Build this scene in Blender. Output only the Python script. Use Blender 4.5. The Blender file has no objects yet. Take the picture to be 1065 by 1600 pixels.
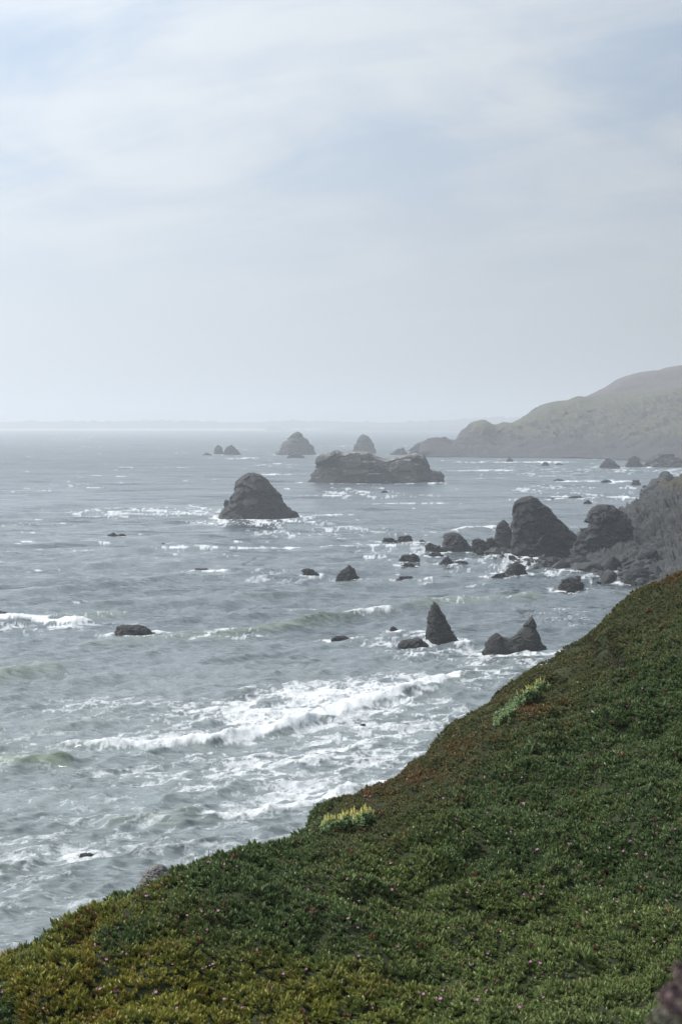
import bpy, bmesh, math, random
import numpy as np
from mathutils import Vector
from mathutils.bvhtree import BVHTree

R = math.radians
scene = bpy.context.scene
COL = scene.collection
rng = np.random.default_rng(11)
random.seed(11)

# ------------------------------------------------------------------ camera, sky, sun, exposure
H = 40.0                       # eye height above the sea
F = 2667.0                     # focal length in photo pixels (1600 px tall)
PITCH = math.atan2(139.0, F)
cam_d = bpy.data.cameras.new('camera')
cam_d.sensor_fit = 'VERTICAL'
cam_d.sensor_height = 36.0
cam_d.lens = 36.0 * F / 1600.0
cam_d.clip_start = 0.1
cam_d.clip_end = 60000
cam_d.dof.use_dof = True
cam_d.dof.focus_distance = 60.0
cam_d.dof.aperture_fstop = 5.6
cam = bpy.data.objects.new('camera', cam_d)
COL.objects.link(cam)
cam.location = (0, 0, H)
cam.rotation_euler = (math.pi / 2 - PITCH, 0, 0)
scene.camera = cam

SUN_AZ, SUN_EL = R(-72), R(50)
S = Vector((math.sin(SUN_AZ) * math.cos(SUN_EL), math.cos(SUN_AZ) * math.cos(SUN_EL), math.sin(SUN_EL)))
sun_d = bpy.data.lights.new('sun', 'SUN')
sun_d.energy = 4.7
sun_d.angle = R(0.6)
sun_d.color = (1.0, 0.965, 0.91)
sun = bpy.data.objects.new('sun', sun_d)
COL.objects.link(sun)
sun.rotation_euler = (-S).to_track_quat('-Z', 'Y').to_euler()

world = bpy.data.worlds.new('World')
scene.world = world
world.use_nodes = True
wt = world.node_tree
wn, wl = wt.nodes, wt.links
for n in list(wn):
    wn.remove(n)


def nd(tree, typ, **kw):
    n = tree.nodes.new(typ)
    for k, v in kw.items():
        if k == 'inp':
            for kk, vv in v.items():
                n.inputs[kk].default_value = vv
        else:
            setattr(n, k, v)
    return n


def ramp(tree, stops, interp='LINEAR'):
    n = tree.nodes.new('ShaderNodeValToRGB')
    n.color_ramp.interpolation = interp
    e = n.color_ramp.elements
    while len(e) > len(stops):
        e.remove(e[-1])
    while len(e) < len(stops):
        e.new(0.5)
    for i, (p, c) in enumerate(stops):
        e[i].position = p
        e[i].color = (c, c, c, 1) if isinstance(c, (int, float)) else (*c, 1)
    return n


def build_world():
    t = wt
    sky = nd(t, 'ShaderNodeTexSky', sky_type='NISHITA', sun_disc=False, sun_elevation=SUN_EL,
             sun_rotation=SUN_AZ, altitude=0.0, air_density=1.0, dust_density=3.0, ozone_density=1.0)
    tc = nd(t, 'ShaderNodeTexCoord')
    sep = nd(t, 'ShaderNodeSeparateXYZ')
    wl.new(tc.outputs['Generated'], sep.inputs[0])
    # thin high cloud sheet: project the view direction on a plane overhead
    zz = nd(t, 'ShaderNodeMath', operation='MAXIMUM', inp={1: 0.0}); wl.new(sep.outputs['Z'], zz.inputs[0])
    za = nd(t, 'ShaderNodeMath', operation='ADD', inp={1: 0.16}); wl.new(zz.outputs[0], za.inputs[0])
    dx = nd(t, 'ShaderNodeMath', operation='DIVIDE'); wl.new(sep.outputs['X'], dx.inputs[0]); wl.new(za.outputs[0], dx.inputs[1])
    dy = nd(t, 'ShaderNodeMath', operation='DIVIDE'); wl.new(sep.outputs['Y'], dy.inputs[0]); wl.new(za.outputs[0], dy.inputs[1])
    cmb = nd(t, 'ShaderNodeCombineXYZ'); wl.new(dx.outputs[0], cmb.inputs[0]); wl.new(dy.outputs[0], cmb.inputs[1])

    def layer(rot, scale, detail, rough, dist, off):
        r_ = nd(t, 'ShaderNodeVectorRotate', rotation_type='Z_AXIS', inp={'Angle': rot})
        wl.new(cmb.outputs[0], r_.inputs['Vector'])
        m = nd(t, 'ShaderNodeMapping'); m.inputs['Scale'].default_value = scale; m.inputs['Location'].default_value = off
        wl.new(r_.outputs[0], m.inputs['Vector'])
        n = nd(t, 'ShaderNodeTexNoise', inp={'Scale': 1.0, 'Detail': detail, 'Roughness': rough, 'Distortion': dist})
        wl.new(m.outputs[0], n.inputs['Vector'])
        return n.outputs['Fac']
    a = layer(R(-20), (1.8, 1.5, 1), 8, 0.52, 1.0, (1.72, 3.62, 0))
    b = layer(R(33), (1.0, 3.2, 1), 8, 0.56, 1.2, (7.3, 2.2, 4))
    mx = nd(t, 'ShaderNodeMath', operation='MULTIPLY', inp={1: 0.68}); wl.new(a, mx.inputs[0])
    my = nd(t, 'ShaderNodeMath', operation='MULTIPLY_ADD', inp={1: 0.32}); wl.new(b, my.inputs[0]); wl.new(mx.outputs[0], my.inputs[2])
    cr = ramp(t, [(0.35, 0.14), (0.64, 0.93)], 'EASE'); wl.new(my.outputs[0], cr.inputs[0])
    # low down the sheet is seen edge-on and closes up into an even veil
    low_ = nd(t, 'ShaderNodeMapRange', interpolation_type='SMOOTHSTEP', inp={'From Min': 0.03, 'From Max': 0.21, 'To Min': 0.0, 'To Max': 1.0}); wl.new(sep.outputs['Z'], low_.inputs['Value'])
    cl = nd(t, 'ShaderNodeMix', data_type='FLOAT', inp={2: 0.80}); wl.new(low_.outputs[0], cl.inputs[0]); wl.new(cr.outputs[0], cl.inputs[3])
    mix = nd(t, 'ShaderNodeMix', data_type='RGBA')
    wl.new(cl.outputs[0], mix.inputs[0])
    # blue air seen through thin white cloud that brightens towards the sun
    base = nd(t, 'ShaderNodeMix', data_type='RGBA', inp={0: 0.7}); wl.new(sky.outputs[0], base.inputs['A'])
    base.inputs['B'].default_value = (4.7, 6.0, 7.8, 1)
    nv = nd(t, 'ShaderNodeVectorMath', operation='DOT_PRODUCT'); wl.new(tc.outputs['Generated'], nv.inputs[0]); nv.inputs[1].default_value = S
    glow = nd(t, 'ShaderNodeMapRange', inp={'From Min': -0.1, 'From Max': 1.0, 'To Min': 0.46, 'To Max': 2.3}); wl.new(nv.outputs['Value'], glow.inputs['Value'])
    cc = nd(t, 'ShaderNodeMix', data_type='RGBA', blend_type='MULTIPLY', inp={0: 1.0}); cc.inputs['A'].default_value = (7.05, 7.5, 7.95, 1)
    wl.new(glow.outputs[0], cc.inputs['B'])
    b2 = nd(t, 'ShaderNodeMix', data_type='RGBA', blend_type='MULTIPLY', inp={0: 1.0}); wl.new(base.outputs['Result'], b2.inputs['A']); wl.new(glow.outputs[0], b2.inputs['B'])
    wl.new(b2.outputs['Result'], mix.inputs['A'])
    wl.new(cc.outputs['Result'], mix.inputs['B'])
    bg = nd(t, 'ShaderNodeBackground', inp={'Strength': 0.082})
    wl.new(mix.outputs['Result'], bg.inputs['Color'])
    out = nd(t, 'ShaderNodeOutputWorld'); wl.new(bg.outputs[0], out.inputs['Surface'])


build_world()
vs = scene.view_settings
vs.view_transform = 'Standard'
vs.look = 'None'
vs.exposure = 0.1
vs.gamma = 1.0
vs.use_curve_mapping = False
scene.cycles.use_denoising = True
scene.cycles.volume_bounces = 1
scene.cycles.max_bounces = 6
scene.cycles.caustics_reflective = False
scene.cycles.caustics_refractive = False
scene.cycles.blur_glossy = 1.0
scene.cycles.sample_clamp_indirect = 1.5
scene.cycles.sample_clamp_direct = 6.0

# ------------------------------------------------------------------ helpers
SP, CP = math.sin(PITCH), math.cos(PITCH)


def on_ray(u, v, d):
    """point at forward distance d seen at photo pixel (u, v)"""
    a = (np.asarray(u, float) - 532.5) / F
    b = (800.0 - np.asarray(v, float)) / F
    fy = CP + b * SP
    fz = -SP + b * CP
    t = np.asarray(d, float) / fy
    return np.stack(np.broadcast_arrays(a * t, np.asarray(d, float), H + fz * t), -1)


def sea_dist(v):
    b = (800.0 - np.asarray(v, float)) / F
    return -H * (CP + b * SP) / (-SP + b * CP)


def sea_pt(u, v):
    return on_ray(u, v, sea_dist(v))


def to_px(P):
    x, y, z = P[..., 0], P[..., 1], P[..., 2] - H
    f = y * CP - z * SP
    up = y * SP + z * CP
    return 532.5 + F * x / f, 800 - F * up / f


PERM = np.random.default_rng(5).permutation(256)
PERM = np.concatenate([PERM, PERM, PERM])
GR = np.random.default_rng(6).normal(size=(256, 3))
GR /= np.linalg.norm(GR, axis=1)[:, None]


def perlin(p):
    p = np.asarray(p, float)
    i = np.floor(p).astype(np.int64)
    f = p - i
    i &= 255
    w = f * f * f * (f * (f * 6 - 15) + 10)
    out = 0
    for dx in (0, 1):
        wx = w[..., 0] if dx else 1 - w[..., 0]
        for dy in (0, 1):
            wy = w[..., 1] if dy else 1 - w[..., 1]
            for dz in (0, 1):
                wz = w[..., 2] if dz else 1 - w[..., 2]
                h = PERM[PERM[PERM[i[..., 0] + dx] + i[..., 1] + dy] + i[..., 2] + dz]
                g = GR[h]
                out = out + wx * wy * wz * ((f[..., 0] - dx) * g[..., 0] + (f[..., 1] - dy) * g[..., 1] + (f[..., 2] - dz) * g[..., 2])
    return out * 1.5


def fbm(p, octs=4, gain=0.5, lac=2.03, ridged=False):
    s, a, tot = 0, 1.0, 0
    q = np.asarray(p, float)
    for k in range(octs):
        n = perlin(q + k * 17.3)
        if ridged:
            n = 1 - 2 * np.abs(n)
        s = s + a * n
        tot += a
        a *= gain
        q = q * lac
    return s / tot


CELL = np.random.default_rng(77).random((256, 7))


def facets(p, salt):
    """angular fracture blocks: every cell pushes out or in as a tilted plane"""
    i = np.floor(p).astype(np.int64)
    f = p - i
    best = np.full(len(p), 9.0); val = np.zeros(len(p))
    for dx in (-1, 0, 1):
        for dy in (-1, 0, 1):
            for dz in (-1, 0, 1):
                h = PERM[PERM[PERM[(i[:, 0] + dx) & 255] + ((i[:, 1] + dy) & 255)] + ((i[:, 2] + dz + salt * 31) & 255)]
                c = CELL[h]
                r = f - (c[:, :3] + np.array([dx, dy, dz]))
                d2 = (r * r).sum(1)
                m = d2 < best
                v = (c[:, 3] - 0.5) * 1.1 + (r * (c[:, 4:7] - 0.5)).sum(1) * 1.6
                best = np.where(m, d2, best); val = np.where(m, v, val)
    return val


def xy3(x, y, z=0.0):
    return np.stack(np.broadcast_arrays(np.asarray(x, float), np.asarray(y, float), np.asarray(z, float)), -1)


def smooth(a, b, x):
    t = np.clip((x - a) / (b - a), 0, 1)
    return t * t * (3 - 2 * t)


def mesh_from(name, verts, faces, smooth_shade=True):
    me = bpy.data.meshes.new(name)
    verts = np.asarray(verts, np.float32)
    faces = np.asarray(faces, np.int32)
    k = faces.shape[1]
    me.vertices.add(len(verts)); me.vertices.foreach_set('co', verts.ravel())
    me.loops.add(faces.size); me.loops.foreach_set('vertex_index', faces.ravel())
    me.polygons.add(len(faces))
    me.polygons.foreach_set('loop_start', np.arange(0, faces.size, k, dtype=np.int32))
    me.update(calc_edges=True)
    me.validate()
    me.polygons.foreach_set('use_smooth', np.full(len(me.polygons), smooth_shade))
    return me


def grid_faces(nr, nc):
    a = (np.arange(nr - 1)[:, None] * nc + np.arange(nc - 1)[None, :]).ravel()
    return np.stack([a, a + 1, a + nc + 1, a + nc], 1)


def link(name, me, mat=None, parent=None, label=None, cat=None, group=None, kind=None):
    o = bpy.data.objects.new(name, me)
    COL.objects.link(o)
    if mat:
        me.materials.append(mat)
    if parent:
        o.parent = parent
    if label: o['label'] = label
    if cat: o['category'] = cat
    if group: o['group'] = group
    if kind: o['kind'] = kind
    return o


def attr(me, name, data, typ='FLOAT'):
    at = me.attributes.new(name, typ, 'POINT')
    data = np.asarray(data, np.float32)
    at.data.foreach_set('value' if typ == 'FLOAT' else ('vector' if typ == 'FLOAT_VECTOR' else 'color'), data.ravel())


def new_mat(name):
    m = bpy.data.materials.new(name)
    m.use_nodes = True
    t = m.node_tree
    b = t.nodes['Principled BSDF']
    return m, t, b


# ------------------------------------------------------------------ materials
def rock_mat(name, dark, light, guano=0.0, scale=1.0, grass=None):
    m, t, b = new_mat(name)
    L = t.links
    tc = nd(t, 'ShaderNodeTexCoord')
    mp = nd(t, 'ShaderNodeMapping'); mp.inputs['Scale'].default_value = (scale, scale, scale * 1.6); mp.inputs['Rotation'].default_value = (0.35, 0.5, 0.2)
    L.new(tc.outputs['Object'], mp.inputs['Vector'])
    n1 = nd(t, 'ShaderNodeTexNoise', inp={'Scale': 0.35, 'Detail': 9, 'Roughness': 0.65, 'Distortion': 0.4}); L.new(mp.outputs[0], n1.inputs['Vector'])
    n2 = nd(t, 'ShaderNodeTexVoronoi', feature='DISTANCE_TO_EDGE', inp={'Scale': 0.8}); L.new(mp.outputs[0], n2.inputs['Vector'])
    n3 = nd(t, 'ShaderNodeTexNoise', inp={'Scale': 2.2, 'Detail': 6, 'Roughness': 0.7}); L.new(mp.outputs[0], n3.inputs['Vector'])
    cr = ramp(t, [(0.34, dark), (0.52, tuple((np.array(dark) + np.array(light)) / 2)), (0.68, light)])
    L.new(n1.outputs['Fac'], cr.inputs[0])
    col = cr.outputs[0]
    geo = nd(t, 'ShaderNodeNewGeometry')
    sn = nd(t, 'ShaderNodeSeparateXYZ'); L.new(geo.outputs['Normal'], sn.inputs[0])
    if grass is not None:
        gs = ramp(t, [(0.45, 0.0), (0.72, 1.0)])
        ad = nd(t, 'ShaderNodeMath', operation='MULTIPLY_ADD', inp={1: 0.8}); L.new(n1.outputs['Fac'], ad.inputs[0])
        at = nd(t, 'ShaderNodeAttribute', attribute_name='grass'); L.new(at.outputs['Fac'], ad.inputs[2])
        sb = nd(t, 'ShaderNodeMath', operation='SUBTRACT', inp={1: 0.4}); L.new(ad.outputs[0], sb.inputs[0])
        L.new(sb.outputs[0], gs.inputs[0])
        gc = ramp(t, [(0.3, grass[0]), (0.55, grass[1]), (0.75, grass[2])]); L.new(n3.outputs['Fac'], gc.inputs[0])
        mx = nd(t, 'ShaderNodeMix', data_type='RGBA'); L.new(gs.outputs[0], mx.inputs[0]); L.new(col, mx.inputs['A']); L.new(gc.outputs[0], mx.inputs['B'])
        col = mx.outputs['Result']
    if guano > 0:
        n4 = nd(t, 'ShaderNodeTexNoise', inp={'Scale': 0.5, 'Detail': 6, 'Roughness': 0.7}); L.new(mp.outputs[0], n4.inputs['Vector'])
        up = nd(t, 'ShaderNodeMath', operation='MULTIPLY'); L.new(sn.outputs['Z'], up.inputs[0]); L.new(n4.outputs['Fac'], up.inputs[1])
        gr = ramp(t, [(0.42 - 0.1 * guano, 0.0), (0.5, min(1.0, guano))]); L.new(up.outputs[0], gr.inputs[0])
        mx = nd(t, 'ShaderNodeMix', data_type='RGBA'); L.new(gr.outputs[0], mx.inputs[0]); L.new(col, mx.inputs['A']); mx.inputs['B'].default_value = (0.5, 0.48, 0.44, 1)
        col = mx.outputs['Result']
    L.new(col, b.inputs['Base Color'])
    b.inputs['Roughness'].default_value = 0.75
    b.inputs['Specular IOR Level'].default_value = 0.35
    hh = nd(t, 'ShaderNodeMath', operation='MULTIPLY_ADD', inp={1: 0.5}); L.new(n2.outputs['Distance'], hh.inputs[0]); L.new(n3.outputs['Fac'], hh.inputs[2])
    bp = nd(t, 'ShaderNodeBump', inp={'Strength': 0.8, 'Distance': 0.6 / scale}); L.new(hh.outputs[0], bp.inputs['Height'])
    L.new(bp.outputs[0], b.inputs['Normal'])
    return m


M_ROCK = rock_mat('rock_dark', (0.009, 0.0095, 0.0101), (0.032, 0.033, 0.034))
M_ROCKN = rock_mat('rock_near', (0.012, 0.0115, 0.0112), (0.042, 0.039, 0.037), scale=2.0)
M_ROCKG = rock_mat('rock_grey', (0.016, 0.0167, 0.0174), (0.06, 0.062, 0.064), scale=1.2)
M_ROCKW = rock_mat('rock_guano', (0.009, 0.0095, 0.0102), (0.032, 0.033, 0.034), guano=0.4, scale=0.6)
M_CLIFF = rock_mat('cliff_rock', (0.007, 0.007, 0.0072), (0.048, 0.048, 0.049), scale=0.8,
                   grass=((0.035, 0.03, 0.018), (0.05, 0.045, 0.024), (0.075, 0.045, 0.026)))
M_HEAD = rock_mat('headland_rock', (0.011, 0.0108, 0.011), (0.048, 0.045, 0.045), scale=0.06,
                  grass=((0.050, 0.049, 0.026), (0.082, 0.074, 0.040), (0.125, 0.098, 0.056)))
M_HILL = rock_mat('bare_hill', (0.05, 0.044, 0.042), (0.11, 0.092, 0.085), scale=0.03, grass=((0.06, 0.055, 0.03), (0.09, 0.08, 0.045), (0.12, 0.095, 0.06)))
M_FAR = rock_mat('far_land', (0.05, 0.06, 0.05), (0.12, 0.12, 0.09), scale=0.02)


def simple_mat(name, c, rough=0.6, c2=None, nscale=5.0, spec=0.5, translucent=0.0):
    m, t, b = new_mat(name)
    b.inputs['Roughness'].default_value = rough
    b.inputs['Specular IOR Level'].default_value = spec
    tc = nd(t, 'ShaderNodeTexCoord')
    n = nd(t, 'ShaderNodeTexNoise', inp={'Scale': nscale, 'Detail': 5}); t.links.new(tc.outputs['Object'], n.inputs['Vector'])
    c2 = c2 or tuple(x * 0.6 for x in c)
    cr = ramp(t, [(0.35, c2), (0.65, c)]); t.links.new(n.outputs['Fac'], cr.inputs[0])
    t.links.new(cr.outputs[0], b.inputs['Base Color'])
    if translucent:
        tr = nd(t, 'ShaderNodeBsdfTranslucent'); t.links.new(cr.outputs[0], tr.inputs['Color'])
        ms = nd(t, 'ShaderNodeMixShader', inp={0: translucent})
        t.links.new(b.outputs[0], ms.inputs[1]); t.links.new(tr.outputs[0], ms.inputs[2])
        t.links.new(ms.outputs[0], t.nodes['Material Output'].inputs['Surface'])
    return m


M_BEACH = simple_mat('beach_sand', (0.55, 0.5, 0.42), 0.9, (0.42, 0.38, 0.32), 0.01)
M_SOIL = simple_mat('hill_soil', (0.03, 0.035, 0.016), 0.95, (0.018, 0.024, 0.01), 3.0, 0.2)


def sea_material():
    m, t, b = new_mat('sea_water')
    L = t.links
    tc = nd(t, 'ShaderNodeTexCoord')
    # short wind ripples
    mp = nd(t, 'ShaderNodeMapping'); mp.inputs['Rotation'].default_value = (0, 0, R(-28)); mp.inputs['Scale'].default_value = (0.36, 1.15, 1.0)
    L.new(tc.outputs['Object'], mp.inputs['Vector'])
    n1 = nd(t, 'ShaderNodeTexNoise', inp={'Scale': 1.3, 'Detail': 8, 'Roughness': 0.66, 'Distortion': 0.5}); L.new(mp.outputs[0], n1.inputs['Vector'])
    n2 = nd(t, 'ShaderNodeTexNoise', inp={'Scale': 0.12, 'Detail': 4, 'Roughness': 0.6, 'Distortion': 0.4}); L.new(mp.outputs[0], n2.inputs['Vector'])
    n5 = nd(t, 'ShaderNodeTexNoise', inp={'Scale': 0.03, 'Detail': 4, 'Roughness': 0.6, 'Distortion': 0.3}); L.new(mp.outputs[0], n5.inputs['Vector'])
    geo = nd(t, 'ShaderNodeNewGeometry')
    acc = geo.outputs['Normal']
    for nn, k in ((n1, 2.3), (n2, 1.25), (n5, 1.3)):        # slopes of the waves too small for the mesh
        sb = nd(t, 'ShaderNodeVectorMath', operation='SUBTRACT'); L.new(nn.outputs['Color'], sb.inputs[0]); sb.inputs[1].default_value = (0.5, 0.5, 0.5)
        ma = nd(t, 'ShaderNodeVectorMath', operation='MULTIPLY_ADD'); L.new(sb.outputs[0], ma.inputs[0]); ma.inputs[1].default_value = (k, k, 0.0); L.new(acc, ma.inputs[2])
        acc = ma.outputs[0]
    bp = nd(t, 'ShaderNodeVectorMath', operation='NORMALIZE'); L.new(acc, bp.inputs[0])
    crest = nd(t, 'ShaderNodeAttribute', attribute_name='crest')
    murk_sheen = nd(t, 'ShaderNodeAttribute', attribute_name='murk_sheen')
    deep = nd(t, 'ShaderNodeMix', data_type='RGBA'); L.new(murk_sheen.outputs['Fac'], deep.inputs[0])
    deep.inputs['A'].default_value = (0.046, 0.062, 0.074, 1); deep.inputs['B'].default_value = (0.15, 0.175, 0.178, 1)  # near shore: turbid, aerated water plus silvery sky reflection painted into the colour
    crest_glow = nd(t, 'ShaderNodeMix', data_type='RGBA'); L.new(crest.outputs['Fac'], crest_glow.inputs[0])
    L.new(deep.outputs['Result'], crest_glow.inputs['A']); crest_glow.inputs['B'].default_value = (0.145, 0.18, 0.13, 1)  # sunlight through thin crests, painted as a paler green base colour
    L.new(crest_glow.outputs['Result'], b.inputs['Base Color'])
    b.inputs['IOR'].default_value = 1.33
    b.inputs['Roughness'].default_value = 0.11
    ro = nd(t, 'ShaderNodeAttribute', attribute_name='chop'); L.new(ro.outputs['Fac'], b.inputs['Roughness'])
    L.new(bp.outputs[0], b.inputs['Normal'])
    # foam
    fa = nd(t, 'ShaderNodeAttribute', attribute_name='foam')
    n3 = nd(t, 'ShaderNodeTexNoise', inp={'Scale': 2.6, 'Detail': 6, 'Roughness': 0.7, 'Distortion': 1.0}); L.new(tc.outputs['Object'], n3.inputs['Vector'])
    s = nd(t, 'ShaderNodeMath', operation='SUBTRACT', inp={1: 0.5}); L.new(n3.outputs['Fac'], s.inputs[0])
    ad = nd(t, 'ShaderNodeMath', operation='MULTIPLY_ADD', inp={1: 1.3}); L.new(s.outputs[0], ad.inputs[0]); L.new(fa.outputs['Fac'], ad.inputs[2])
    fr = ramp(t, [(0.20, 0.0), (0.95, 1.0)]); L.new(ad.outputs[0], fr.inputs[0])
    fd = nd(t, 'ShaderNodeBsdfDiffuse'); fd.inputs['Color'].default_value = (0.66, 0.68, 0.69, 1)
    bp2 = nd(t, 'ShaderNodeBump', inp={'Strength': 0.7, 'Distance': 0.35}); L.new(n3.outputs['Fac'], bp2.inputs['Height']); L.new(bp2.outputs[0], fd.inputs['Normal'])
    ms = nd(t, 'ShaderNodeMixShader'); L.new(fr.outputs[0], ms.inputs[0]); L.new(b.outputs[0], ms.inputs[1]); L.new(fd.outputs[0], ms.inputs[2])
    L.new(ms.outputs[0], t.nodes['Material Output'].inputs['Surface'])
    return m


M_SEA = sea_material()


# ------------------------------------------------------------------ lofted terrain
def resample(line, us):
    a = np.array(line, float)
    ds = np.interp(us, a[:, 0], a[:, 2])
    vv = np.interp(us, a[:, 0], a[:, 1])
    k = np.hanning(7); k /= k.sum()
    pad = lambda x: np.convolve(np.pad(x, 3, mode='edge'), k, 'valid')
    return pad(vv), pad(ds)


def catmull(rows, nper):
    """rows: (n, m, 3) -> smooth interpolation across rows"""
    n = len(rows)
    out = []
    for i in range(n - 1):
        p1, p2 = rows[i], rows[i + 1]
        m1 = (rows[i + 1] - rows[i - 1]) * 0.5 if i > 0 else (p2 - p1)
        m2 = (rows[i + 2] - rows[i]) * 0.5 if i < n - 2 else (p2 - p1)
        # keep tangents from overshooting short spans
        ln = np.linalg.norm(p2 - p1, axis=-1, keepdims=True) * 1.6
        for mm in (m1, m2):
            l = np.linalg.norm(mm, axis=-1, keepdims=True) + 1e-9
            mm *= np.minimum(1, ln / l)
        steps = nper[i]
        for s in np.arange(steps) / steps:
            h1 = 2 * s**3 - 3 * s**2 + 1; h2 = s**3 - 2 * s**2 + s; h3 = -2 * s**3 + 3 * s**2; h4 = s**3 - s**2
            out.append(h1 * p1 + h2 * m1 + h3 * p2 + h4 * m2)
    out.append(rows[-1])
    return np.array(out)


def grid_normals(G):
    du = np.gradient(G, axis=1); dv = np.gradient(G, axis=0)
    n = np.cross(du, dv)
    n /= np.linalg.norm(n, axis=-1, keepdims=True) + 1e-9
    n *= np.sign(n[..., 2:3] + 1e-9)
    return n


# ---- foreground hillside
HU = np.arange(-420, 1500, 6.0)
CREST_DROP = 8
crest_line = [(-420, 1700, 18.0), (-200, 1590, 18.0), (-60, 1522, 18.3), (0, 1489, 18.6), (60, 1461, 19), (130, 1421, 19.5), (200, 1386, 20.2), (240, 1372, 20.5),
              (280, 1354, 20.9), (330, 1341, 21.3), (400, 1323, 21.9), (440, 1313, 22.3), (480, 1304, 22.8), (500, 1301, 23.2),
              (511, 1278, 26.5), (527, 1259, 27), (550, 1243, 27.4), (580, 1231, 27.8), (620, 1214, 28.2), (650, 1191, 28.6), (690, 1164, 29), (720, 1135, 29.3),
              (745, 1109, 29.6), (775, 1085, 30), (800, 1068, 30.2), (840, 1045, 30.5), (890, 1030, 30.8), (918, 1004, 31), (945, 970, 31.2),
              (970, 945, 31.4), (1000, 925, 31.5), (1030, 911, 31.6), (1065, 893, 31.7), (1200, 830, 32), (1500, 700, 32.5)]
left_drop = lambda u: float(np.interp(u, [-420, 0, 250, 480], [40, 23, 11, 0]))
crest_line = [(a, b + CREST_DROP * 20 / c + left_drop(a), c) for a, b, c in crest_line]
mid3 = [(-420, 1708, 17.6), (0, 1501, 18.1), (240, 1387, 19.9), (480, 1322, 22.0), (560, 1284, 24.6), (650, 1232, 26.4), (800, 1110, 28.2), (920, 1040, 29.2), (1065, 930, 30.0), (1500, 740, 30.5)]
mid2 = [(-420, 1730, 17.0), (0, 1530, 17.5), (240, 1425, 18.9), (480, 1370, 20.5), (650, 1300, 22.8), (800, 1200, 25.2), (920, 1130, 26.4), (1065, 1040, 27.2), (1500, 860, 27.8)]
mid1 = [(-420, 1760, 16.6), (0, 1575, 17.0), (240, 1500, 18.0), (480, 1460, 19.0), (650, 1410, 20.4), (800, 1340, 21.8), (920, 1280, 22.8), (1065, 1200, 23.6), (1500, 1040, 24.2)]
mid0 = [(-420, 1800, 16.2), (0, 1640, 16.4), (240, 1600, 17.0), (480, 1580, 17.6), (650, 1550, 18.3), (800, 1510, 18.9), (920, 1470, 19.4), (1065, 1410, 20.0), (1500, 1280, 20.6)]
low = [(-420, 1960, 14.5), (0, 1850, 14.2), (500, 1780, 14.4), (1065, 1680, 15.2), (1500, 1600, 15.6)]
low2 = [(-420, 2350, 8.5), (500, 2250, 8.5), (1500, 2150, 8.5)]
low3 = [(-420, 2950, 3.0), (1500, 2900, 3.0)]
mid3, mid2, mid1 = [[(a, b + k * left_drop(a), c) for a, b, c in m] for m, k in ((mid3, 1.0), (mid2, 0.75), (mid1, 0.4))]
rows = []
for ln in (low3, low2, low, mid0, mid1, mid2, mid3, crest_line):
    v_, d_ = resample(ln, HU)
    rows.append(on_ray(HU, v_, d_))
cr = rows[-1]
outd = np.stack([np.zeros_like(HU), np.ones_like(HU), np.zeros_like(HU)], -1)
lft = np.stack([-np.ones_like(HU) * 0.35, np.zeros_like(HU), np.zeros_like(HU)], -1)
for k, dz in ((0.9, -0.45), (2.6, -2.0), (6.5, -8.0), (13, -22.0)):
    rows.append(cr + (outd + lft) * k + np.array([0, 0, dz]))
last = cr + (outd + lft) * 22; last[:, 2] = -1.2
rows.append(last)
HG = catmull(rows, [6, 10, 16, 22, 24, 24, 18, 16, 8, 8, 8, 8, 8])
nr_ = HG.shape[0]
vrow = np.arange(nr_)
# soft mounds and hollows of the carpet
mound = 0.46 * fbm(HG * np.array([0.55, 0.55, 0.55]), 3) + 0.26 * fbm(HG * 1.7 + 9, 2)
fade = smooth(0, 14, vrow)[:, None]
fade_crest = 1 - 0.75 * np.exp(-((vrow - 120) / 10.0) ** 2)[:, None]
HN = grid_normals(HG)
HG = HG + HN * (mound * fade * fade_crest)[..., None]
# fold where the nearer swell of the slope meets the farther one
HN = grid_normals(HG)
hill_me = mesh_from('hillside', HG.reshape(-1, 3), grid_faces(*HG.shape[:2]))
hill = link('hillside', hill_me, M_SOIL, kind='structure')
hill['label'] = 'steep coastal hillside in the foreground under the green ground cover'
hill_bvh = BVHTree.FromPolygons([Vector(v) for v in HG.reshape(-1, 3)], [tuple(f) for f in grid_faces(*HG.shape[:2])])


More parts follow.
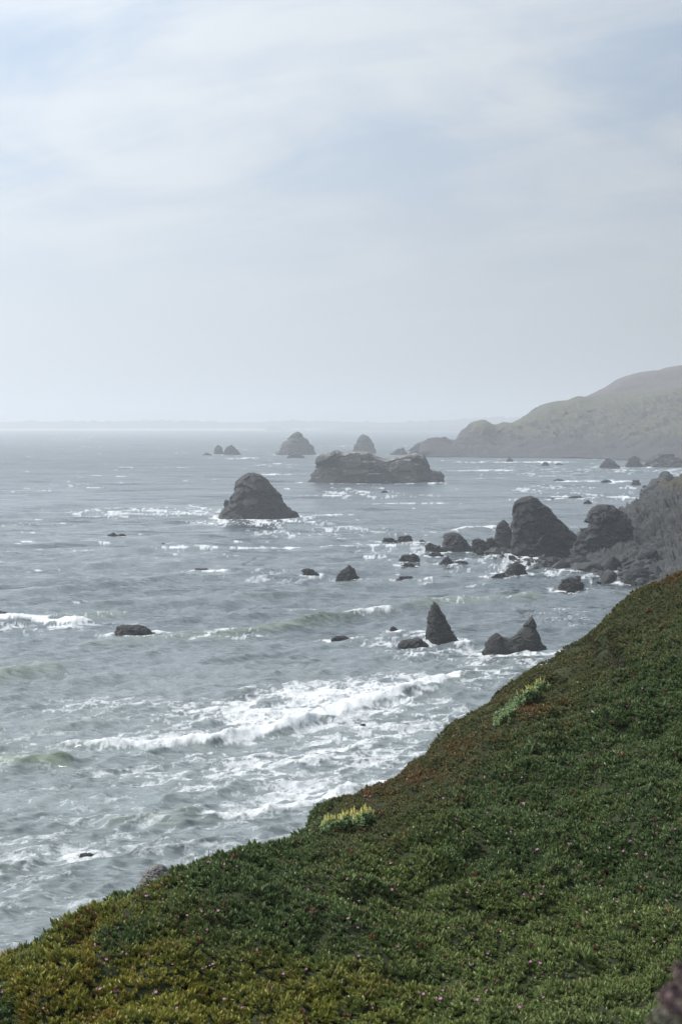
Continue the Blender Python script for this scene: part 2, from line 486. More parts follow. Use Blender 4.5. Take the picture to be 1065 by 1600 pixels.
# ---- far headland on the right
def loft(name, us, lines, nper, mat, nz, nscale, back, seed=0, ridge=0.0, grass_fn=None, label=None, stretch=(1, 1, 1), block=0.0, bscale=0.2, crest_keep=0.35):
    rr = []
    for ln in lines:
        v_, d_ = resample(ln, us)
        rr.append(on_ray(us, v_, d_))
    c = rr[-1]
    for dy, dz in back:
        p = c.copy(); p[:, 1] += dy; p[:, 2] = np.maximum(p[:, 2] * dz, -2.0) if dz > 0 else -2.0
        rr.append(p)
    G = catmull(np.array(rr), nper)
    N = grid_normals(G)
    q = G * nscale * np.array(stretch) + seed
    hgt = np.clip(G[..., 2] / (G[..., 2].max() * 0.15), 0.12, 1)
    n = fbm(q, 5, 0.55)
    if ridge:
        n = n + ridge * fbm(q * np.array([2.2, 0.5, 0.35]) + 31, 4, 0.55, ridged=True)
    if block:
        b_ = facets((G * bscale + seed).reshape(-1, 3), 3) + 0.5 * facets((G * bscale * 2.3 + seed).reshape(-1, 3), 4)
        n = n + block * b_.reshape(n.shape)
    face_rows = sum(nper[:len(lines) - 1])
    rr_ = np.abs(np.arange(G.shape[0]) - face_rows) / (face_rows * 0.25)
    keep_ = crest_keep + (1 - crest_keep) * np.clip(rr_, 0, 1)
    G = G + N * (n * nz * hgt * keep_[:, None])[..., None]
    me = mesh_from(name, G.reshape(-1, 3), grid_faces(*G.shape[:2]))
    if grass_fn is not None:
        attr(me, 'grass', grass_fn(G, grid_normals(G)).ravel())
    o = link(name, me, mat, kind='structure')
    if label: o['label'] = label
    return o, G


def base_line(pts):
    return [(u, v, float(sea_dist(v))) for u, v in pts]


hu = np.linspace(655, 1500, 420)
hl0 = base_line([(655, 714), (700, 714.5), (760, 715), (860, 716), (940, 717), (1000, 721), (1040, 727), (1065, 729), (1200, 736), (1500, 745)])
hl1 = [(655, 709, 2010), (672, 704, 2020), (740, 703, 2030), (800, 700, 2040), (860, 692, 2030), (930, 694, 2010), (1000, 692, 1950), (1065, 682, 1880), (1200, 660, 1800), (1500, 640, 1750)]
hl2 = [(655, 703, 2050), (672, 693, 2060), (715, 693, 2080), (740, 690, 2100), (800, 684, 2120), (860, 670, 2130), (930, 662, 2130), (1000, 650, 2110), (1065, 636, 2080), (1200, 600, 2050), (1500, 570, 2050)]
hl3 = [(655, 700, 2075), (668, 690, 2080), (690, 690, 2100), (715, 691, 2120), (731, 685, 2130), (738, 667, 2140), (757, 659, 2150), (774, 667, 2160), (800, 664, 2180), (822, 655, 2200),
       (848, 636, 2230), (870, 631, 2240), (888, 630, 2250), (903, 624, 2260), (925, 624, 2280), (1000, 616, 2290), (1065, 606, 2290), (1200, 570, 2290), (1500, 540, 2290)]
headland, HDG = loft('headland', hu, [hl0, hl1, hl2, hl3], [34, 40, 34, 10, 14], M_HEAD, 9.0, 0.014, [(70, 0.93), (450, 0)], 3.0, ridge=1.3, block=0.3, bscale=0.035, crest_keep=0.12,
                     grass_fn=lambda G, N: (0.25 + 0.75 * smooth(0.74, 0.94, N[..., 2])) * smooth(16, 30, G[..., 2] + 12 * fbm(G * 0.015, 4)) + 0.04,
                     label='long hazy headland with grassy top and grey cliffs falling to the sea')
bu = np.linspace(880, 1500, 160)
bl0 = [(880, 640, 2300), (1000, 632, 2330), (1065, 625, 2340), (1500, 580, 2340)]
bl1 = [(880, 636, 2380), (925, 622, 2430), (960, 612, 2450), (1065, 600, 2450), (1500, 560, 2450)]
bl2 = [(880, 634, 2500), (905, 628, 2540), (925, 619, 2580), (955, 603, 2620), (975, 592, 2640), (1000, 583.5, 2660), (1020, 581, 2660), (1037, 580.5, 2650), (1046, 576, 2640), (1065, 573, 2640), (1200, 560, 2640), (1500, 540, 2640)]
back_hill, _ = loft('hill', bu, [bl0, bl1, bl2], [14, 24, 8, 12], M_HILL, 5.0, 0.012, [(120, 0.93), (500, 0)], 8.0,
                    grass_fn=lambda G, N: smooth(0.5, 0.8, N[..., 2]) * 0.25 + 0.05 + 0.35 * fbm(G * 0.01, 3), label='bare rounded hill rising behind the headland')

# ---- cliff at the right above the boulder shore
cu = np.concatenate([np.linspace(915, 1100, 260), np.linspace(1102, 1500, 60)])
cl0 = base_line([(915, 884), (940, 893), (970, 903), (1005, 913), (1065, 928), (1150, 945), (1500, 985)])
cl1 = [(915, 873, 490), (945, 873, 482), (985, 872, 472), (1020, 866, 464), (1065, 858, 456), (1200, 840, 440), (1500, 800, 420)]
cl2 = [(915, 862, 505), (945, 850, 502), (985, 842, 497), (1020, 825, 492), (1065, 805, 486), (1200, 740, 475), (1500, 690, 460)]
cl3 = [(915, 850, 515), (935, 832, 520), (960, 812, 524), (985, 800, 528), (1005, 788, 532), (1030, 771, 538), (1050, 758, 542), (1065, 751, 545), (1200, 690, 555), (1500, 640, 560)]
cliff, CLG = loft('cliff', cu, [cl0, cl1, cl2, cl3], [26, 40, 44, 8, 12], M_CLIFF, 2.6, 0.085, [(14, 0.96), (90, 0)], 12.0, ridge=0.45, block=0.95, bscale=0.30,
                  grass_fn=lambda G, N: 0.75 * smooth(15, 24, G[..., 2]) * smooth(82, 108, G[..., 0]) + 0.05 + 0.25 * smooth(0.5, 0.8, N[..., 2]) * smooth(12, 20, G[..., 2]),
                  label='steep rocky cliff slope above the boulder shore, brown grass on its crest')
cliff_bvh = BVHTree.FromPolygons([Vector(v) for v in CLG.reshape(-1, 3)], [tuple(f) for f in grid_faces(*CLG.shape[:2])])


# ---- low land on the horizon
def far_strip(name, u0, u1, D, tops, seed, label, jag):
    us = np.linspace(u0, u1, 700)
    top = np.interp(us, [a for a, _ in tops], [b for _, b in tops])
    top = top - jag * np.abs(fbm(xy3(us * 0.05, seed), 4, 0.6)) * 2
    # tree clumps on the skyline
    top -= jag * 1.1 * smooth(0.1, 0.3, fbm(xy3(us * 0.09, seed + 40), 3))
    P0 = on_ray(us, np.full_like(us, 0) + 661 + F * H / D, D); P0[:, 2] = -1
    P1 = on_ray(us, (671 * 0.55 + top * 0.45), D + 250)
    P2 = on_ray(us, top, D + 600)
    P3 = P2.copy(); P3[:, 1] += 1500; P3[:, 2] = -1
    G = catmull(np.array([P0, P1, P2, P3]), [8, 8, 6])
    return link(name, mesh_from(name, G.reshape(-1, 3), grid_faces(*G.shape[:2])), M_FAR, kind='structure', label=label)


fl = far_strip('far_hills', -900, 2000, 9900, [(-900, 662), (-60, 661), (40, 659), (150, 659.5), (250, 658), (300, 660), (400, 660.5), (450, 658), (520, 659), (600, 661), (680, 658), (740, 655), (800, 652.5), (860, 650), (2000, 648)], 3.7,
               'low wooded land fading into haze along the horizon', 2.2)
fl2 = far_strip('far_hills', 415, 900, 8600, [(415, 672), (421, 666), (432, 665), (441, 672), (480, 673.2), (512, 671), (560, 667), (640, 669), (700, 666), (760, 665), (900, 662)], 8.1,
                'nearer strip of low hazy land beyond the offshore rocks', 1.2)
us = np.linspace(-900, 2000, 120)
bp0 = on_ray(us, 661 + F * H / 9500, 9500); bp0[:, 2] = 0.3
bp1 = bp0.copy(); bp1[:, 1] = 9860; bp1[:, 2] = 7
link('beach', mesh_from('beach', np.concatenate([bp0, bp1]), grid_faces(2, 120)), M_BEACH, kind='structure', label='thin pale beach line on the far shore')

# ------------------------------------------------------------------ rocks
ROCKS = []          # (x, y, rx, ry, top) footprints that raise foam


def remesh_shape(V, Fc, vox):
    me = bpy.data.meshes.new('tmp')
    me.from_pydata([tuple(v) for v in V], [], [tuple(f) for f in Fc])
    o = bpy.data.objects.new('tmp', me)
    COL.objects.link(o)
    md = o.modifiers.new('r', 'REMESH'); md.mode = 'VOXEL'; md.voxel_size = vox
    dg = bpy.context.evaluated_depsgraph_get()
    e = o.evaluated_get(dg).to_mesh()
    n = len(e.vertices)
    co = np.empty(n * 3, np.float32); e.vertices.foreach_get('co', co)
    no = np.empty(n * 3, np.float32); e.vertex_normals.foreach_get('vector', no)
    fs = [tuple(p.vertices) for p in e.polygons]
    o.evaluated_get(dg).to_mesh_clear()
    bpy.data.objects.remove(o); bpy.data.meshes.remove(me)
    return co.reshape(-1, 3).astype(float), no.reshape(-1, 3).astype(float), fs


def crag(co, no, size, amp, seed, tilt=0.5):
    """fractured relief: tilted strata, ridges and facets"""
    q = co / size
    st = q @ np.array([[1, 0.25 * tilt, 0], [-0.2, 1, tilt], [0.1, -tilt, 1.6]])
    d = 0.5 * fbm(q * 2.2 + seed, 3, 0.5) + 0.45 * (fbm(st * 3.6 + seed * 1.7, 3, 0.6, ridged=True) - 0.3) + 0.2 * fbm(st * 11 + seed, 2, 0.6)
    blocks = facets(st * 4.2 + seed, 1) + 0.5 * facets(st * 9.5 + seed * 2, 2)
    n2 = no * np.array([1, 1, 0.6])
    tot = 0.8 * d + 1.1 * blocks
    tot = tot - tot.mean() - 0.05
    zt = co[:, 2] / co[:, 2].max()
    tot = tot * (1 - 0.65 * smooth(0.72, 1.0, zt))          # keep peaks sharp
    return co + n2 * (tot * amp * size)[:, None]


def rock(name, label, prof, base, cat='rock', mat=None, depth=0.75, rough=0.075, seed=None, D=None, res=50, group=None, lean=0.0, foam=1.0, wall=2.8):
    prof = np.array(prof, float)
    seed = float(len(ROCKS) * 3.1 + 1) if seed is None else seed
    d0 = float(sea_dist(base)) if D is None else D
    uc = (prof[0, 0] + prof[-1, 0]) / 2
    C = on_ray(uc, base, d0)
    if D is None: C[2] = 0
    zb = C[2]
    k = d0 / F
    w = (prof[-1, 0] - prof[0, 0]) * k
    ry = w * 0.5 * depth
    # ridge sits behind the waterline seen in the photo
    yc = d0 + ry * 0.8
    kk = yc / F
    xs = (prof[:, 0] - uc) * kk
    zs = np.array([on_ray(uc, v, yc)[2] for v in prof[:, 1]]) - zb
    zs = np.maximum(zs, 0.0)
    C = on_ray(uc, base, yc); C[2] = zb
    below = 0.12 * w + 0.6
    n = 41
    X = np.linspace(xs[0], xs[-1], n)
    P = np.interp(X, xs, zs)
    sl = np.linspace(-1, 1, 25)
    V, idx = [], {}
    hmax = zs.max()
    top = np.zeros((n, 25, 3)); 
    for i in range(n):
        edge = math.sqrt(max(0.0, 1 - ((X[i] - (xs[0] + xs[-1]) / 2) / ((xs[-1] - xs[0]) / 2 + 1e-6)) ** 2))
        half = ry * (0.30 + 0.70 * edge) * (0.55 + 0.45 * P[i] / hmax)
        for j, s in enumerate(sl):
            z = (P[i] + 0.02 * hmax) * (1 - abs(s) ** wall)
            top[i, j] = (X[i], s * half + lean * z, z)
    bot = top.copy(); bot[..., 2] = -below
    V = np.concatenate([top.reshape(-1, 3), bot.reshape(-1, 3)])
    g = grid_faces(n, 25)
    Fc = [tuple(f) for f in g] + [tuple(f[::-1] + n * 25) for f in g]
    def ring():
        r = [(i, 0) for i in range(n)] + [(n - 1, j) for j in range(1, 25)] + [(i, 24) for i in range(n - 2, -1, -1)] + [(0, j) for j in range(23, 0, -1)]
        return [i * 25 + j for i, j in r]
    rg = ring()
    for a, b in zip(rg, rg[1:] + rg[:1]):
        Fc.append((b, a, a + n * 25, b + n * 25))
    size = max(w, hmax)
    co, no, fs = remesh_shape(V, Fc, size / res)
    co = crag(co, no, size, rough, seed)
    me = bpy.data.meshes.new(name)
    me.from_pydata([tuple(c) for c in co], [], fs)
    me.update()
    o = link(name, me, mat or M_ROCK, label=label, cat=cat, group=group)
    o.location = C
    ROCKS.append((C[0], C[1], w / 2, ry, hmax, foam))
    return o


G1 = 'dark rocks standing in the sea'
rock('sea_stack', 'tall dark sea stack with a rounded peak, standing alone in open water', [(343, 811), (347, 797), (356, 784), (364, 778), (368, 762), (379, 748), (385, 741), (397, 739), (410, 744), (420, 757), (432, 772), (446, 789), (458, 798), (468, 808)], 811, 'sea stack', depth=0.8, rough=0.04, res=70, group=G1)
rock('sea_stack', 'long flat-topped sea rock with pale bird-whitened top beyond the peaked stack', [(480, 754), (483, 744), (495, 735), (497, 718), (503, 711), (515, 708), (526, 704), (536, 710), (545, 706), (575, 707), (587, 714), (600, 718), (620, 717), (636, 713), (650, 709), (662, 715), (667, 728), (672, 737), (688, 738), (692, 750)], 755, 'sea stack', M_ROCKW, depth=0.45, rough=0.022, wall=4.5, res=100, group=G1)
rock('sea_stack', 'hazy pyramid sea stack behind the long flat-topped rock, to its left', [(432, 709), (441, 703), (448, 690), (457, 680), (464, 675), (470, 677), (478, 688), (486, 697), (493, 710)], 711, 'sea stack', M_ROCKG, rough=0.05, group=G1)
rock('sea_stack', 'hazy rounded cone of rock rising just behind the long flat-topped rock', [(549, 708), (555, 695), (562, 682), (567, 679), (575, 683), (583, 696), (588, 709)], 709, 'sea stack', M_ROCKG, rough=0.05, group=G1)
rock('sea_rock', 'left peak of the small hazy twin rocks far out at sea', [(334, 710), (336, 700), (341, 695), (346, 699), (350, 710)], 710, group=G1)
rock('sea_rock', 'right peak of the small hazy twin rocks far out at sea', [(349, 711), (354, 701), (361, 695), (367, 700), (378, 711)], 711, group=G1)
rock('sea_rock', 'tiny low rock beside the far twin rocks', [(316, 711), (323, 707), (331, 711)], 711.5, group=G1)
rock('sea_rock', 'low dark reef in front of the hazy pyramid stack', [(448, 715), (455, 709), (465, 708.5), (476, 715)], 716, group=G1)
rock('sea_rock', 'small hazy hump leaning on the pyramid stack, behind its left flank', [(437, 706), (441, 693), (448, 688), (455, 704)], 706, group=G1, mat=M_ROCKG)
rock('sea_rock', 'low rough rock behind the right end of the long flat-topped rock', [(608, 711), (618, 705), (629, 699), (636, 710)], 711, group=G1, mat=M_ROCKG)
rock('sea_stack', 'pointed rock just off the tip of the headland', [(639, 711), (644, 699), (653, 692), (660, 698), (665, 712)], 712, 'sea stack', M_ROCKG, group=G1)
rock('sea_stack', 'thin dark fin of rock with a jagged right edge in the near surf', [(665, 1001), (666, 985), (667, 966), (670, 958), (674, 948), (677, 940), (682, 945), (688, 955), (694, 965), (700, 975), (704, 986), (711, 994), (717, 1004)], 1004, 'sea stack', M_ROCKN, depth=0.75, rough=0.04, group=G1, lean=0.05, res=70)
rock('sea_rock', 'low dark ledge awash beside the thin fin rock', [(620, 1008), (629, 1001), (643, 999), (653, 996), (660, 1002), (668, 1009)], 1010, mat=M_ROCKN, rough=0.05, group=G1)
rock('sea_rock', 'small knob at the foot of the thin fin rock', [(716, 1006), (720, 1003), (725, 1006)], 1006.5, mat=M_ROCKN, group=G1)
rock('sea_stack', 'saddle-shaped rock with a tall right horn in the near surf', [(754, 1020), (757, 1006), (766, 996), (775, 990), (783, 997), (795, 1000), (808, 990), (818, 980), (825, 970), (829, 962), (834, 972), (840, 990), (846, 1006), (853, 1012), (855, 1022)], 1023, 'sea stack', M_ROCKN, depth=0.5, rough=0.022, group=G1, res=76)
rock('sea_rock', 'small dark rock between the saddle-shaped rock and the hillside', [(867, 1022), (874, 1016), (880, 1016), (886, 1023)], 1023, mat=M_ROCKN, group=G1)
rock('sea_rock', 'flat block of dark rock awash in the left foreground sea', [(180, 991), (183, 980), (190, 976), (215, 977), (230, 980), (237, 986), (241, 991)], 993, mat=M_ROCKN, depth=0.6, rough=0.04, group=G1)
rock('sea_rock', 'dark rock cut by the left edge of the picture beside white foam', [(-30, 968), (-12, 957), (0, 954), (9, 958), (20, 967)], 969, mat=M_ROCKN, group=G1)
rock('sea_rock', 'low twin-humped reef awash below the peaked stack', [(302, 894), (308, 889), (320, 888), (330, 892.5), (344, 890), (349, 894)], 895, group=G1)
rock('sea_rock', 'small sloping rock next to the small pointed rock in mid sea', [(473, 897), (474, 889), (482, 888), (492, 893), (498, 898)], 899, group=G1)
rock('sea_rock', 'small pointed rock standing in mid sea', [(526, 902), (533, 892), (540, 888), (545, 882), (552, 888), (557, 898), (561, 903)], 904, rough=0.05, group=G1)
rock('sea_rock', 'long low wavy reef right of the small pointed rock', [(619, 906), (626, 900), (638, 901), (648, 905), (655, 904), (662, 908)], 909, depth=0.4, group=G1)
rock('sea_rock', 'rounded cleft rock offshore of the boulder point', [(621, 878), (628, 869), (636, 866), (639, 867.5), (644, 865), (651, 867), (655, 877)], 880, group=G1)
rock('sea_rock', 'low toe of rock in front of the rounded cleft rock', [(627, 884), (633, 880), (642, 880), (647, 884)], 885, group=G1)
rock('sea_rock', 'left half of the low flat reef behind the cleft rock', [(596, 846), (600, 841), (612, 840), (619, 845)], 847, depth=0.5, group=G1)
rock('sea_rock', 'right half of the low flat reef behind the cleft rock', [(617, 846), (624, 839), (636, 836), (643, 838), (644, 846)], 847, depth=0.5, group=G1)
rock('sea_rock', 'tiny rock between the flat reef and the boulder point', [(654, 846), (658, 843), (664, 846)], 847, group=G1)
rock('sea_rock', 'small low reef awash left of the ledge and fin rock', [(518, 999), (525, 994), (537, 993), (548, 998)], 1001, mat=M_ROCKN, depth=0.5, group=G1)
rock('sea_rock', 'tiny dark rock above the ledge in the near surf', [(609, 983), (613, 978.5), (621, 983)], 983.5, mat=M_ROCKN, group=G1)
rock('sea_rock', 'small black rock in swirling foam low in the left sea', [(121, 1339), (127, 1334), (140, 1333), (149, 1340)], 1341, mat=M_ROCKN, depth=0.6, group=G1)
rock('sea_rock', 'pair of wet rock tips near the left stack foam streak', [(170, 836), (177, 832), (185, 836), (190, 834), (196, 838)], 838, depth=0.5, group=G1)
rock('sea_rock', 'tiny dark rock below the foam left of the peaked stack', [(249, 852), (255, 848), (263, 852)], 853, group=G1)
rock('sea_rock', 'tiny dark rock in front of the long flat-topped rock', [(595, 769), (600, 766), (607, 769)], 770, group=G1)
rock('sea_rock', 'tiny dark rock tip in the large patch of white foam', [(563, 1132), (567, 1130.5), (571, 1132)], 1132.5, mat=M_ROCKN, group=G1)
# boulder point at the foot of the cliff
G2 = 'large rocks of the boulder point'
rock('point_rock', 'huge bulging dark rock, highest of the boulder point', [(799, 866), (800, 835), (798, 802), (803, 786), (812, 779), (828, 776), (840, 782), (855, 796), (870, 810), (881, 826), (893, 834), (905, 848), (914, 868)], 872, mat=M_ROCK, depth=0.7, rough=0.036, group=G2, res=70)
rock('point_rock', 'upright pale-sided tooth leaning beside the huge bulging rock', [(772, 856), (773, 828), (779, 817), (786, 812), (793, 819), (799, 832), (801, 857)], 858, mat=M_ROCKG, depth=0.7, rough=0.04, group=G2)
rock('point_rock', 'blocky square-topped rock at the seaward end of the boulder point', [(689, 860), (692, 845), (695, 834), (704, 832), (715, 833), (725, 841), (736, 859)], 862, mat=M_ROCKG, depth=0.8, rough=0.04, group=G2)
rock('point_rock', 'sloping slab at the outermost tip of the boulder point', [(664, 853), (670, 848), (682, 852), (694, 857), (698, 862)], 863, group=G2)
rock('point_rock', 'squat rock between the blocky rock and the upright tooth', [(735, 861), (738, 845), (746, 841), (757, 846), (762, 861)], 863, group=G2)
rock('point_rock', 'low rock leaning on the foot of the upright tooth', [(755, 861), (760, 843), (768, 840), (776, 850), (781, 862)], 863, group=G2)
rock('point_rock', 'flat wet rock in front of the blocky seaward rock', [(670, 868), (676, 863), (686, 863), (691, 868)], 869.5, group=G2)
rock('point_rock', 'stepped grey crag joining the cliff behind the huge bulging rock', [(890, 876), (896, 843), (905, 833), (917, 826), (919, 801), (928, 792), (945, 790), (957, 791), (966, 799), (976, 806), (988, 830), (996, 876)], 876, mat=M_ROCKG, depth=0.5, rough=0.055, group=G2, res=70)
rock('point_rock', 'pyramid boulder in the shallows off the boulder beach', [(781, 899), (790, 894), (797, 884), (806, 877), (818, 887), (823, 898)], 901, group=G2)
rock('point_rock', 'low slab on the seaward side of the pyramid boulder', [(765, 904), (772, 898), (785, 895), (797, 903)], 905, depth=0.5, group=G2)
rock('point_rock', 'domed boulder in the shallows nearest the green hillside', [(872, 917), (878, 907), (890, 902), (903, 904), (911, 915)], 919, mat=M_ROCKN, group=G2)
rock('point_rock', 'small block in front of the domed boulder', [(884, 922), (889, 917), (898, 923)], 924, mat=M_ROCKN, group=G2)
rock('point_rock', 'craggy little rock below the blocky seaward rock', [(686, 881), (693, 874), (699, 868), (704, 876), (710, 881)], 882, group=G2)
rock('point_rock', 'low wet rock right of the craggy little rock', [(708, 880), (716, 876), (726, 877), (731, 880)], 881, group=G2)
rock('point_rock', 'dark triangular boulder, largest on the boulder beach', [(942, 893), (947, 878), (956, 868), (966, 876), (972, 893)], 895, mat=M_ROCK, group=G2, rough=0.05)
rock('point_rock', 'broad dark boulder at the water line below the cliff', [(975, 905), (983, 892), (998, 886), (1012, 892), (1024, 908)], 910, mat=M_ROCK, group=G2, rough=0.05)
# right side, farther off
G3 = 'rocks off the headland shore'
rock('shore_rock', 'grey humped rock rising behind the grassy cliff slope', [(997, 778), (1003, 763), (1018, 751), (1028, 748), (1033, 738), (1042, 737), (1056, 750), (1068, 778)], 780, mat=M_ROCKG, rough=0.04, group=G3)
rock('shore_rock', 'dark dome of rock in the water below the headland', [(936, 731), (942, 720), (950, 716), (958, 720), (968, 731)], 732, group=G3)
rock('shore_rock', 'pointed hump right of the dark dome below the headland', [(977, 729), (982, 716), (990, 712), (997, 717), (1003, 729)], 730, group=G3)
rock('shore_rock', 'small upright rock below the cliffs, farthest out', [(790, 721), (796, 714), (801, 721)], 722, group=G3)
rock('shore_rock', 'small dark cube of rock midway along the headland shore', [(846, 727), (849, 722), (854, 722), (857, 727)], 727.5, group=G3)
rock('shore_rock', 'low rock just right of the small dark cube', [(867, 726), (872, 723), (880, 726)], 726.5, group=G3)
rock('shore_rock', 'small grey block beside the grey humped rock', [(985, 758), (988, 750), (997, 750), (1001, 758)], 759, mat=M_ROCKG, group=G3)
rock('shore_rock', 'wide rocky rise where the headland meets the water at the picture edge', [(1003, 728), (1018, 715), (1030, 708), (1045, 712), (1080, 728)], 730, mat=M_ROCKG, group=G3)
rock('shore_rock', 'long reef awash behind the huge bulging rock', [(884, 779), (892, 776), (906, 775), (914, 779)], 780, depth=0.4, group=G3)
rock('shore_rock', 'small reef tip left of the long reef', [(854, 782), (862, 778), (869, 782)], 783, depth=0.5, group=G3)
rock('shore_rock', 'small reef tip in front of the long reef', [(911, 785), (918, 781), (924, 785)], 786, depth=0.5, group=G3)
rock('shore_rock', 'flat reef in the white streak off the headland', [(864, 751), (872, 748), (881, 751)], 752, depth=0.5, group=G3)
rock('shore_rock', 'longer flat reef at the right end of the white streak', [(936, 753), (946, 749.5), (956, 753)], 754, depth=0.5, group=G3)
# boulder standing on the edge of the hillside
rock('boulder', 'pale grey streaked boulder peeping over the edge of the hillside', [(212, 1392), (224, 1369), (234, 1357), (244, 1351), (255, 1353), (263, 1362), (285, 1392)], 1392, 'boulder', rock_mat('boulder_rock', (0.09, 0.085, 0.08), (0.26, 0.25, 0.24), scale=14), depth=0.8, rough=0.035, D=20.9, foam=0)

# jumble of boulders along the shore
variants = []
for k in range(7):
    bm = bmesh.new()
    bmesh.ops.create_icosphere(bm, subdivisions=4, radius=1.0)
    co = np.array([v.co for v in bm.verts])
    r_ = np.random.default_rng(50 + k)
    cut = np.ones(len(co)) * 9
    for _ in range(11):                         # cut the ball by random planes: an angular block
        nrm = r_.normal(size=3); nrm /= np.linalg.norm(nrm)
        dd = r_.uniform(0.55, 0.85)
        s = co @ nrm
        cut = np.minimum(cut, np.where(s > 1e-3, dd / np.maximum(s, 1e-3), 9))
    co = co * np.minimum(cut, 1.0)[:, None]
    co = co * (1 + 0.10 * fbm(co * 2.3 + k, 3))[:, None] * np.array([1.0, 0.85, 0.75])
    for v, c in zip(bm.verts, co):
        v.co = c
    me = bpy.data.meshes.new('shore_boulder')
    bm.to_mesh(me); bm.free()
    me.materials.append(M_ROCK if k % 3 else M_ROCKG)
    variants.append(me)

poly_band = []
tries = 0
while len(poly_band) < 210 and tries < 9000:
    tries += 1
    u = random.uniform(745, 1022)
    lo = np.interp(u, [745, 800, 860, 900, 960, 1022], [857, 862, 872, 876, 874, 866])
    hi = np.interp(u, [745, 800, 840, 880, 905, 960, 1010, 1022], [866, 878, 882, 884, 896, 905, 912, 914])
    v = random.uniform(lo, hi) if random.random() < 0.9 else random.uniform(hi, hi + 12)
    d = float(sea_dist(v))
    size = 0.62 * math.exp(random.gauss(0.3, 0.55))
    size = min(size, 3.0)
    x, y = float(on_ray(u, v, d)[0]), d
    z = 0.0
    if u > 905:
        h = cliff_bvh.ray_cast(Vector((0, 0, H)), (Vector((float(on_ray(u, v, d)[0]), d, 0.0)) - Vector((0, 0, H))).normalized())
        if h[0] is not None:
            x, y, z = h[0]
    if any((x - q[0]) ** 2 + (y - q[1]) ** 2 < (0.5 * (size + q[3])) ** 2 for q in poly_band):
        continue
    poly_band.append((x, y, z, size))
for i, (x, y, z, s) in enumerate(poly_band):
    pu = float(to_px(np.array([x, y, z]))[0])
    where = ('beside the upright tooth rock' if pu < 800 else 'at the foot of the huge bulging rock' if pu < 890 else
             'below the stepped grey crag' if pu < 945 else 'near the dark triangular boulder' if pu < 985 else 'near the broad dark water line boulder')
    high = 'on the heap' if z > 1.0 else 'at the water edge'
    big_ = 'small' if s < 0.65 else 'middling' if s < 1.15 else 'large'
    tone = 'dark' if (i % 7) % 3 else 'paler grey'
    o = link('shore_boulder', variants[i % 7], None, label=f'{big_} {tone} boulder {high} {where}', cat='boulder', group=f'{big_} {tone} boulders {high} {where}')
    o.location = (x, y, z + s * 0.12)
    o.rotation_euler = (random.uniform(-0.6, 0.6), random.uniform(-0.6, 0.6), random.uniform(0, 6.3))
    o.scale = (s * random.uniform(0.9, 1.4), s * random.uniform(0.8, 1.2), s * random.uniform(0.8, 1.25))
    if z < 0.5 and i % 2 == 0:
        ROCKS.append((x, y, s, s, s, 0.5))


